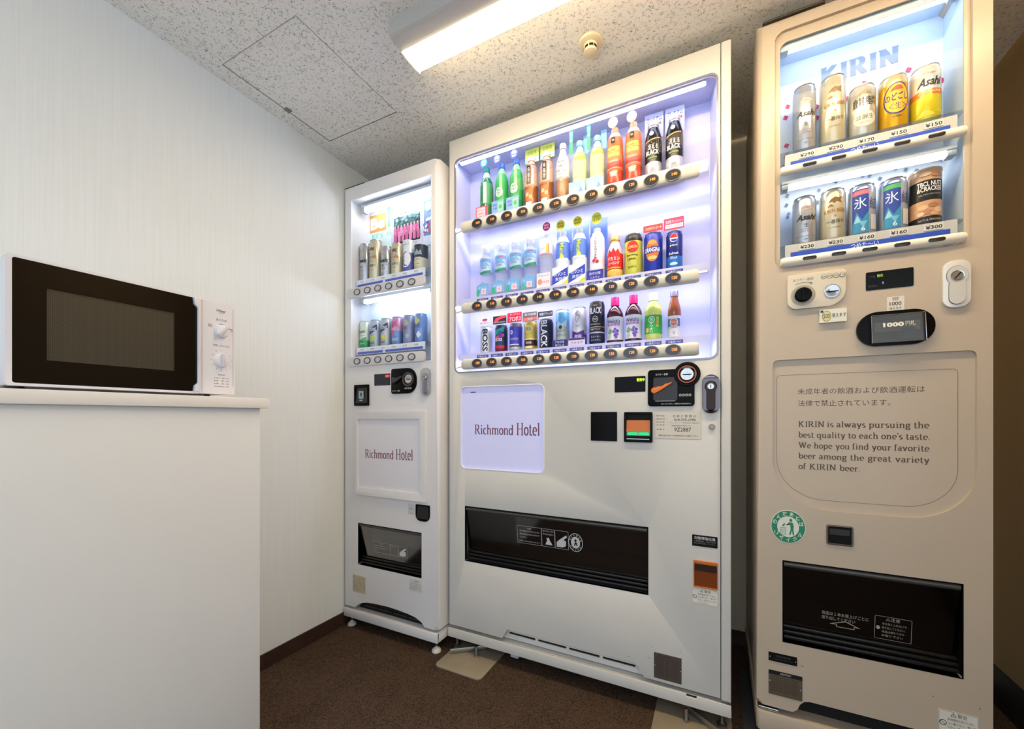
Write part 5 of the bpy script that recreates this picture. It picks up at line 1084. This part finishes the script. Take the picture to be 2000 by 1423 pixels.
mini(U1[2], 'coffee_can', 'violet blue coffee can under a bright red card', .112, .0255, [(0, .16, (200, 200, 208)), (.16, .2, (120, 120, 130)), (.2, .86, (72, 70, 190)), (.86, 1, (110, 110, 120))], [('E', -8, 76, 14, 18, (226, 228, 244)), ('T', 'W', -8, 76, 9, 9, (60, 60, 160), .02), ('T', '金の微糖', 2, 50, 34, 9, (200, 206, 246), .01), ('R', 0, 28, 46, 3, (240, 240, 248))], (-.034, .028, .118, .156, (226, 36, 70), [('T', 'アロボス', 0, .131, .052, .018, (255, 240, 240)), ('T', '新しくなりました', 0, .149, .044, .007, (255, 230, 230))]))
mini(U1[3], 'coffee_can', 'golden coffee can with dark band under a grey card', .114, .0255, [(0, .16, (206, 170, 60)), (.16, .36, (60, 36, 30)), (.36, .4, (236, 222, 150)), (.4, 1, (206, 188, 90))], [('E', 0, 82, 34, 30, (226, 212, 130)), ('T', '贅沢', 0, 82, 24, 14, (130, 96, 30), .01), ('T', '微糖', 0, 30, 24, 9, (236, 226, 200), .01), ('R', 0, 12, 30, 8, (246, 236, 190))], (-.031, .028, .116, .150, (110, 104, 112), [('T', '贅沢微糖', 0, .141, .048, .010, (236, 232, 232)), ('R', 0, .124, .056, .012, (236, 120, 110)), ('T', 'コク', 0, .124, .02, .008, (255, 240, 236))]))
mini(U1[4], 'coffee_can', 'dark navy coffee can with tall white letters running down it', .114, .0265, [(0, .05, (190, 192, 200)), (.05, 1, (30, 38, 66))], [('H', 'BLACK', 0, 58, 26, 100, (226, 230, 240), .02), ('H', 'UNSWEETENED', -17, 58, 5, 80, (150, 160, 190), 0)], (-.032, .028, .118, .146, (62, 66, 92), [('T', '無糖ブラック', 0, .136, .050, .011, (236, 238, 246)), ('R', 0, .122, .058, .006, (236, 238, 244))]))
p = mini(U1[5], 'coffee_can', 'tall pale blue and silver coffee can on a dark blue card', .143, .0252, [(0, .12, (190, 196, 206)), (.12, .55, (176, 188, 186)), (.55, .92, (110, 180, 226)), (.92, 1, (200, 206, 214))], [('P', [(0, 0), (.3, .8), (.6, .3), (1, 1), (1, 0)], 0, 92, 46, 26, (190, 220, 240)), ('E', 0, 76, 12, 14, (70, 50, 40)), ('T', 'ROOTS', 0, 62, 30, 9, (110, 116, 120), .01), ('T', 'アロマブラック', 0, 46, 38, 10, (24, 26, 30), .02), ('T', 'ALL JAPAN', 0, 30, 30, 5, (80, 90, 90), 0)])
card(p, -.029, .029, .0, .028, (36, 40, 110), [('T', 'アロマの', 0, .020, .036, .008, (220, 224, 250)), ('T', 'おいしさ', 0, .009, .034, .008, (220, 224, 250))], y=-.034)
p = mini(U1[6], 'coffee_can', 'white can with a thin flame drawing and a purple wave', .143, .0262, [(0, .3, (96, 60, 150)), (.3, .34, (170, 150, 206)), (.34, 1, (226, 226, 236))], [('P', [(.4, 0), (.1, .3), (.3, .6), (.2, .8), (.6, 1), (.5, .75), (.9, .5), (.6, .2)], 0, 108, 20, 44, (176, 178, 190)), ('P', [(.42, .1), (.25, .35), (.42, .6), (.4, .8), (.5, .7), (.45, .6), (.75, .45), (.5, .2)], 0, 106, 13, 32, (232, 232, 240)), ('T', 'FIRE', 0, 74, 14, 6, (110, 110, 124), 0), ('P', [(0, 1), (.5, .5), (1, 1), (1, 0), (0, 0)], 0, 50, 50, 20, (80, 50, 140)), ('T', '微糖', 2, 36, 26, 14, (226, 220, 246), .02)])
card(p, -.031, .031, .0, .030, (222, 212, 240), [('R', 0, .026, .060, .007, (60, 50, 110)), ('T', 'ファイア', 0, .012, .044, .010, (110, 70, 160))], y=-.034)
p = mini(U1[7], 'coffee_can', 'largest black coffee can on the bottom shelf with gold rule and bold white heading', .156, .0272, [(0, .27, (28, 32, 66)), (.27, .30, (190, 192, 204)), (.30, .40, (28, 32, 60)), (.40, .42, (190, 170, 110)), (.42, 1, (20, 24, 44))], [('T', 'UCC', 0, 140, 16, 6, (214, 200, 150), .01), ('T', 'BLACK', 0, 122, 42, 22, (240, 242, 248), .02), ('E', 0, 92, 20, 22, (206, 200, 180)), ('E', 0, 92, 16, 18, (20, 24, 44)), ('T', '無糖', 0, 92, 12, 7, (236, 232, 220), .01), ('T', '新鮮な豆だけを', 0, 74, 36, 6, (226, 226, 236), 0), ('T', '無糖ブラック', 0, 56, 36, 7, (226, 226, 236), 0), ('T', '缶コーヒー', 2, 30, 34, 7, (226, 226, 240), 0), ('T', '飲みごたえ', 2, 18, 34, 6, (206, 206, 226), 0)])
for k in range(2):
    p = product(mh, U1[8+k], SH[2], 'grape_bottle', 'bottle', ('purple grape juice bottle with magenta cap, beside the big black can', 'purple grape juice bottle with magenta cap, beside the yellow green bottle')[k], G3)
    lq = mat((74, 22, 44), .15, coat=.4); b = MB(); r = .0285
    b.lathe([(r*.88, 0), (r, .008), (r, .095), (r*.97, .108), (r*.72, .124), (.0125, .134), (.0125, .137)], (0, 0, 0), lq, 28); b.build('body', p)
    b = MB(); b.lathe([(.0145, .136), (.0140, .164), (.013, .166), (.0001, .166)], (0, 0, 0), mat((206, 24, 124), .3), 24); b.build('cap', p)
    b = MB(); b.lathe([(r+.0004, .014), (r+.0004, .094)], (0, 0, 0), mat((226, 228, 240), .35), 28); b.build('label_sleeve', p)
    wrap(p, r+.0005, [('T', "Welch's", 0, 78, 46, 14, (50, 40, 110), .02), ('R', 0, 66, 44, 7, (170, 70, 190)), ('T', 'GRAPE 100', 0, 66, 36, 5, (246, 240, 250), .01)] + [('E', x, z, 10, 10, c) for x, z, c in ((6, 50, (120, 90, 190)), (14, 44, (96, 70, 170)), (2, 42, (110, 80, 180)), (9, 38, (130, 100, 200)), (6, 30, (100, 70, 170)), (13, 33, (120, 90, 190)), (9, 23, (110, 80, 180)))] + [('P', [(0, .2), (.5, 1), (1, .6), (.6, 0)], -12, 44, 18, 20, (110, 170, 110)), ('P', [(0, .2), (.5, 1), (1, .6), (.6, 0)], -14, 26, 14, 14, (170, 200, 160))])
p = product(mh, U1[10], SH[2], 'green_juice_bottle', 'bottle', 'yellow green citrus bottle with white cap and a green label', G3)
b = MB(); r = .0282; lq = mat((206, 222, 110), .15, coat=.3); b.lathe([(r*.88, 0), (r, .008), (r, .100), (r*.95, .112), (r*.6, .128), (.013, .136), (.013, .140)], (0, 0, 0), lq, 28); b.build('body', p)
b = MB(); b.lathe([(.015, .138), (.0145, .162), (.0135, .164), (.0001, .164)], (0, 0, 0), mat((226, 230, 242), .35), 24); b.build('cap', p)
b = MB(); b.lathe([(r+.0004, .024), (r+.0004, .086)], (0, 0, 0), mat((44, 176, 80), .35), 28); b.build('label_sleeve', p)
wrap(p, r+.0005, [('E', -2, 70, 20, 22, (226, 246, 226)), ('E', -2, 70, 17, 19, (44, 176, 80)), ('T', '茶', -2, 70, 12, 13, (226, 246, 226), .01), ('V', 'すっきり', -3, 44, 10, 9, (230, 248, 226), .01), ('R', 17, 62, 7, 34, (214, 196, 70)), ('V', '完熟', 17, 62, 5, 11, (120, 90, 20), .01), ('E', -16, 36, 12, 16, (214, 200, 90))])
p = product(mh, U1[11], SH[2], 'vitamin_bottle', 'bottle', 'small brown glass bottle with grey cap and round blue label mark', G3)
b = MB(); r = .0205; lq = mat((150, 76, 40), .12, coat=.5); b.lathe([(r*.9, 0), (r, .004), (r, .094), (r*.92, .108), (r*.62, .132), (.0105, .142), (.0105, .146)], (0, 0, 0), lq, 28); b.build('body', p)
b = MB(); b.lathe([(.0128, .144), (.0126, .160), (.0116, .162), (.0001, .162)], (0, 0, 0), mat((150, 152, 176), .3, .4), 24); b.build('cap', p)
b = MB(); b.lathe([(r+.0004, .008), (r+.0004, .078)], (0, 0, 0), mat((226, 226, 232), .35), 28); b.build('label_sleeve', p)
wrap(p, r+.0005, [('R', 0, 56, 44, 26, (90, 130, 180)), ('E', 0, 56, 26, 30, (226, 228, 236)), ('E', 0, 56, 22, 24, (196, 110, 90)), ('T', 'オロナミンC', 0, 56, 24, 7, (246, 240, 236), .01), ('T', 'DRINK', 0, 40, 18, 6, (60, 80, 130), .01), ('T', 'V', 0, 22, 8, 12, (110, 112, 124), 0)])

# --- slim beer machine
lh = (LX, LY); UL = (.066, .130, .194, .259, .324, .388); GL1 = 'cans on the upper shelf of the slim machine'; GL2 = 'cans on the lower shelf of the slim machine'
SL = (1.563, 1.258)
def asahi(p, r, h, top=1.0):
    can(p, r, h, [(0, 1, (186, 188, 196))], .6, rough=.25)
    k = h*1000
    wrap(p, r, [('T', 'Asahi', 1, k*.55, 52, 17, (30, 30, 36), .035), ('E', 0, k*.74, 26, 12, (206, 190, 182)), ('T', 'SUPER', 0, k*.74, 20, 5, (150, 60, 60), .01), ('T', '生', 0, k*.39, 12, 11, (50, 50, 56), .01), ('R', 0, k*.31, 30, 1, (120, 124, 140)), ('T', 'Draft Beer', 0, k*.27, 26, 4, (170, 100, 100), 0), ('R', 0, k*.17, 46, 1, (110, 130, 120)), ('T', 'DRY', 0, k*.11, 10, 5, (120, 124, 136), .01)])
def kirin(p, r, h):
    can(p, r, h, [(0, 1, (206, 196, 168))], .45, rough=.28)
    k = h*1000
    wrap(p, r, [('P', [(0, .2), (.2, .7), (.5, 1), (.75, .8), (1, .95), (.9, .4), (1, 0), (.6, .25), (.45, 0), (.3, .3)], 0, k*.76, 32, 18, (128, 92, 52)), ('P', [(0, 0), (.5, 1), (1, 0)], -10, k*.67, 16, 8, (150, 110, 66)), ('T', 'KIRIN BEER', 0, k*.56, 50, 10, (176, 122, 62), .02), ('E', 0, k*.46, 5, 5, (196, 130, 50)), ('T', '一番搾り', 0, k*.35, 40, 12, (40, 34, 28), .02), ('T', 'ICHIBAN', 0, k*.24, 24, 4, (150, 130, 90), 0)])
p = product(lh, UL[0], SL[0], 'beer_can', 'can', 'tall silver beer can on the upper shelf, nearest the papered wall', GL1, .062); asahi(p, .0265, .176)
p = product(lh, UL[1], SL[0], 'beer_can', 'can', 'tall cream and gold beer can on the upper shelf of the slim machine', GL1, .062); kirin(p, .0295, .180)
p = product(lh, UL[2], SL[0], 'beer_can', 'can', 'shorter silver beer can between two cream cans in the slim machine', GL1, .062); asahi(p, .0262, .140)
p = product(lh, UL[3], SL[0], 'beer_can', 'can', 'shorter cream and gold beer can beside the white cup in the slim machine', GL1, .062); kirin(p, .0280, .142)
p = product(lh, UL[4], SL[0], 'snack_cup', 'cup', 'white topped cup with blue clock-like ring on its side', GL1, .062)
can(p, .0265, .140, [(0, .62, (84, 96, 170)), (.62, 1, (232, 236, 244))], .1, flat=True, lid=mat((236, 240, 248), .35))
wrap(p, .0268, [('T', 'つまみカップ', 0, 122, 40, 8, (120, 130, 180), .01), ('E', 0, 60, 48, 72, (236, 238, 244)), ('E', 2, 60, 40, 62, (70, 84, 160)), ('E', 6, 60, 36, 56, (232, 234, 242)), ('V', 'おつまみ', -8, 60, 9, 14, (50, 56, 120), .02)])
p = product(lh, UL[5], SL[0], 'snack_can', 'can', 'short dark topped snack can at the end of the upper shelf', GL1, .062)
can(p, .0295, .108, [(0, .5, (200, 196, 180)), (.5, 1, (60, 66, 84))], .2, flat=True)
wrap(p, .0298, [('P', [(0, 0), (.1, .9), (.3, .5), (.5, 1), (.7, .5), (.9, .9), (1, 0)], 0, 78, 46, 24, (150, 160, 176)), ('R', -2, 38, 40, 36, (212, 206, 186)), ('T', 'MIX NUTS', -2, 46, 34, 8, (150, 140, 110), .01), ('R', -2, 28, 30, 5, (214, 184, 60))])
low = [('beer_can', 'small white and green beer can on the lower shelf, nearest the papered wall', [(0, .30, (70, 160, 100)), (.30, .34, (170, 220, 180)), (.34, 1, (210, 222, 214))], [('T', 'Asahi', 0, 78, 40, 14, (60, 90, 80), .02), ('P', [(0, 0), (1, 1), (1, 0)], 0, 44, 46, 20, (80, 176, 110)), ('R', 0, 60, 40, 1, (120, 150, 130)), ('T', 'Style Free', 0, 22, 30, 6, (240, 248, 240), 0)]),
       ('chuhai_can', 'silver cocktail can with slanted navy lettering, next to the white and green can', [(0, 1, (176, 184, 196))], [('P', [(0, 0), (1, .55), (1, 1), (0, .45)], 0, 78, 50, 56, (40, 60, 120)), ('T', 'STRONG', 0, 82, 40, 16, (226, 232, 246), .02), ('E', 4, 42, 26, 22, (190, 206, 60)), ('T', 'ZERO', 0, 20, 28, 9, (70, 110, 90), .02)]),
       ('chuhai_can', 'silver cocktail can with slanted navy lettering, next to the pink one', [(0, 1, (180, 186, 196))], [('P', [(0, 0), (1, .55), (1, 1), (0, .45)], 0, 80, 50, 56, (36, 50, 100)), ('T', 'STRONG', 0, 84, 40, 16, (226, 232, 246), .02), ('E', 6, 42, 24, 20, (226, 210, 70)), ('T', 'ZERO', 0, 20, 28, 9, (80, 100, 110), .02)]),
       ('chuhai_can', 'pink and blue patterned cocktail can on the lower shelf', [(0, .5, (110, 140, 200)), (.5, 1, (190, 150, 190))], [('P', [(0, .3), (.3, 0), (.6, .4), (1, .1), (.8, .7), (.9, 1), (.5, .8), (.1, 1)], 2, 92, 36, 34, (206, 84, 140)), ('E', -8, 58, 22, 22, (214, 90, 110)), ('E', 10, 50, 18, 20, (110, 150, 216)), ('T', '氷結', -4, 72, 26, 13, (240, 244, 250), .02), ('R', 4, 26, 30, 12, (150, 176, 220))]),
       ('chuhai_can', 'grey violet cocktail can with diamond facets, second from the end', [(0, 1, (140, 146, 180))], [('P', [(.5, 0), (1, .5), (.5, 1), (0, .5)], 0, 90, 34, 40, (176, 176, 160)), ('T', '氷', 0, 72, 24, 24, (70, 76, 130), .02), ('P', [(.5, 0), (1, .5), (.5, 1), (0, .5)], 8, 36, 20, 24, (170, 180, 206)), ('P', [(.5, 0), (1, .5), (.5, 1), (0, .5)], -10, 34, 20, 24, (110, 120, 160))]),
       ('chuhai_can', 'bright blue cocktail can with yellow facets at the end of the lower shelf', [(0, 1, (120, 150, 210))], [('P', [(.5, 0), (1, .5), (.5, 1), (0, .5)], -4, 94, 34, 36, (206, 204, 120)), ('T', '氷結', 0, 74, 34, 20, (60, 80, 160), .02), ('P', [(.5, 0), (1, .5), (.5, 1), (0, .5)], 6, 36, 24, 30, (226, 236, 250)), ('P', [(.5, 0), (1, .5), (.5, 1), (0, .5)], -12, 34, 18, 22, (80, 110, 200))])]
for u, (nm, lab, bands, dec) in zip(UL, low):
    p = product(lh, u, SL[1], nm, 'can', lab, GL2, .062); can(p, .0270, .126, bands, .35); wrap(p, .0270, dec)

# --- beige beer machine
rh = (RX, RY); UR = (.1235, .189, .253, .318, .382); SR = (1.703, 1.436)
GR1 = 'cans on the upper shelf of the beige machine'; GR2 = 'cans on the lower shelf of the beige machine'
p = product(rh, UR[0], SR[0], 'beer_can', 'can', 'tall silver beer can priced 290 on the upper shelf of the beige machine', GR1); asahi(p, .0280, .190)
p = product(rh, UR[1], SR[0], 'beer_can', 'can', 'tall pale gold beer can priced 290 on the upper shelf of the beige machine', GR1); kirin(p, .0300, .192)
p = product(rh, UR[2], SR[0], 'beer_can', 'can', 'silver beer can with two big black characters, priced 170', GR1)
can(p, .0300, .142, [(0, 1, (204, 200, 190))], .5, rough=.25)
wrap(p, .03, [('P', [(0, .2), (.2, .7), (.5, 1), (.75, .8), (1, .95), (.9, .4), (1, 0), (.6, .25), (.3, .3)], 0, 116, 30, 14, (150, 126, 92)), ('T', '麒麟', 0, 92, 54, 25, (34, 30, 28), .02), ('E', 0, 46, 52, 44, (190, 186, 176)), ('E', 0, 46, 48, 40, (214, 210, 200)), ('T', '淡麗生', 0, 50, 40, 13, (70, 60, 52), .01), ('T', '淡麗な味わい', 0, 36, 26, 4, (110, 100, 88), 0)])
p = product(rh, UR[3], SR[0], 'beer_can', 'can', 'golden yellow beer can with round dark blue lettering, priced 150', GR1)
can(p, .0302, .144, [(0, .82, (226, 172, 30)), (.82, 1, (214, 196, 150))], .5, rough=.25)
nv = (30, 36, 110)
wrap(p, .0302, [('E', 0, 78, 56, 84, nv), ('E', 0, 78, 50, 76, (236, 182, 34)), ('P', [(0, .2), (.2, .7), (.5, 1), (.8, .9), (1, .3), (.6, .25), (.3, .3)], 0, 104, 28, 14, (196, 70, 40)), ('T', 'のどごし', 0, 82, 48, 20, nv, .025), ('T', '＜生＞', 2, 58, 36, 17, nv, .02), ('T', 'KIRIN', 0, 30, 18, 5, nv, 0)])
p = product(rh, UR[4], SR[0], 'beer_can', 'can', 'yellow and white beer can with orange stripe at the end of its shelf, priced 150', GR1)
can(p, .0300, .146, [(0, .44, (224, 206, 44)), (.44, .54, (226, 130, 50)), (.54, 1, (222, 216, 206))], .35, rough=.25)
wrap(p, .03, [('T', 'Clear', 0, 120, 26, 7, (130, 120, 110), .01), ('T', 'Asahi', 0, 98, 50, 22, (34, 32, 34), .035), ('T', 'CLEAR ASAHI', 0, 72, 44, 6, (246, 220, 180), .01), ('P', [(0, 0), (.3, .6), (.6, .2), (1, 1), (1, 0)], 0, 26, 56, 30, (206, 186, 30)), ('T', '350ml', 14, 16, 14, 5, (130, 120, 30), 0)])
p = product(rh, UR[0], SR[1], 'beer_can', 'can', 'short silver beer can priced 230 on the lower shelf of the beige machine', GR2); asahi(p, .0285, .140)
p = product(rh, UR[1], SR[1], 'beer_can', 'can', 'short pale gold beer can priced 230 on the lower shelf of the beige machine', GR2); kirin(p, .0298, .144)
for k in range(2):
    p = product(rh, UR[2+k], SR[1], 'chuhai_can', 'can', ('blue iced cocktail can with pink top band, beside the pale gold can', 'blue iced cocktail can with green top band, beside the nut tin')[k], GR2)
    can(p, .0298, .141, [(0, 1, (186, 190, 204))], .4, rough=.25)
    top = ((226, 120, 130), (90, 180, 110))[k]
    wrap(p, .0298, [('R', -10, 66, 36, 118, (38, 70, 160)), ('P', [(0, .4), (.3, 1), (.6, .6), (1, 1), (1, 0), (0, 0)], -10, 36, 36, 56, (50, 140, 180)), ('P', [(0, 0), (.5, 1), (1, 0)], -16, 46, 16, 20, (150, 206, 226)), ('P', [(0, 1), (.5, 0), (1, 1)], -4, 30, 18, 16, (110, 180, 214)), ('R', -10, 116, 36, 12, top), ('T', '氷', -10, 88, 26, 30, (236, 242, 250), .03), ('T', '結', 19, 84, 20, 30, (60, 56, 110), .02), ('T', '6', -4, 18, 8, 12, (226, 236, 246), .01), ('R', 20, 34, 16, 40, (206, 200, 196))])
p = product(rh, UR[4], SR[1], 'nut_tin', 'can', 'wide nut and cracker tin with black label band, priced 300', GR2)
can(p, .0312, .144, [(0, .16, (40, 34, 32)), (.16, .44, (206, 158, 120)), (.44, .80, (30, 28, 30)), (.80, 1, (206, 164, 128))], .15, flat=True)
wrap(p, .0312, [('T', 'TBCL NUTS', 0, 105, 50, 12, (236, 232, 226), .02), ('T', '&CRACKER', 0, 92, 50, 12, (236, 232, 226), .02), ('T', 'SALTED MIX NUTS', 0, 78, 44, 4, (190, 180, 170), 0)] + [('E', x, z, w, h_, c) for x, z, w, h_, c in ((-14, 46, 20, 12, (224, 180, 140)), (6, 50, 22, 12, (176, 118, 82)), (16, 38, 18, 14, (226, 186, 150)), (-6, 34, 20, 12, (190, 132, 92)), (-18, 30, 14, 10, (232, 196, 160)), (8, 28, 18, 9, (214, 168, 130)), (-10, 130, 22, 10, (230, 190, 156)), (12, 126, 20, 10, (184, 130, 96)))] + [('T', 'NUTS & CRACKERS', 0, 13, 44, 5, (206, 196, 186), 0)])
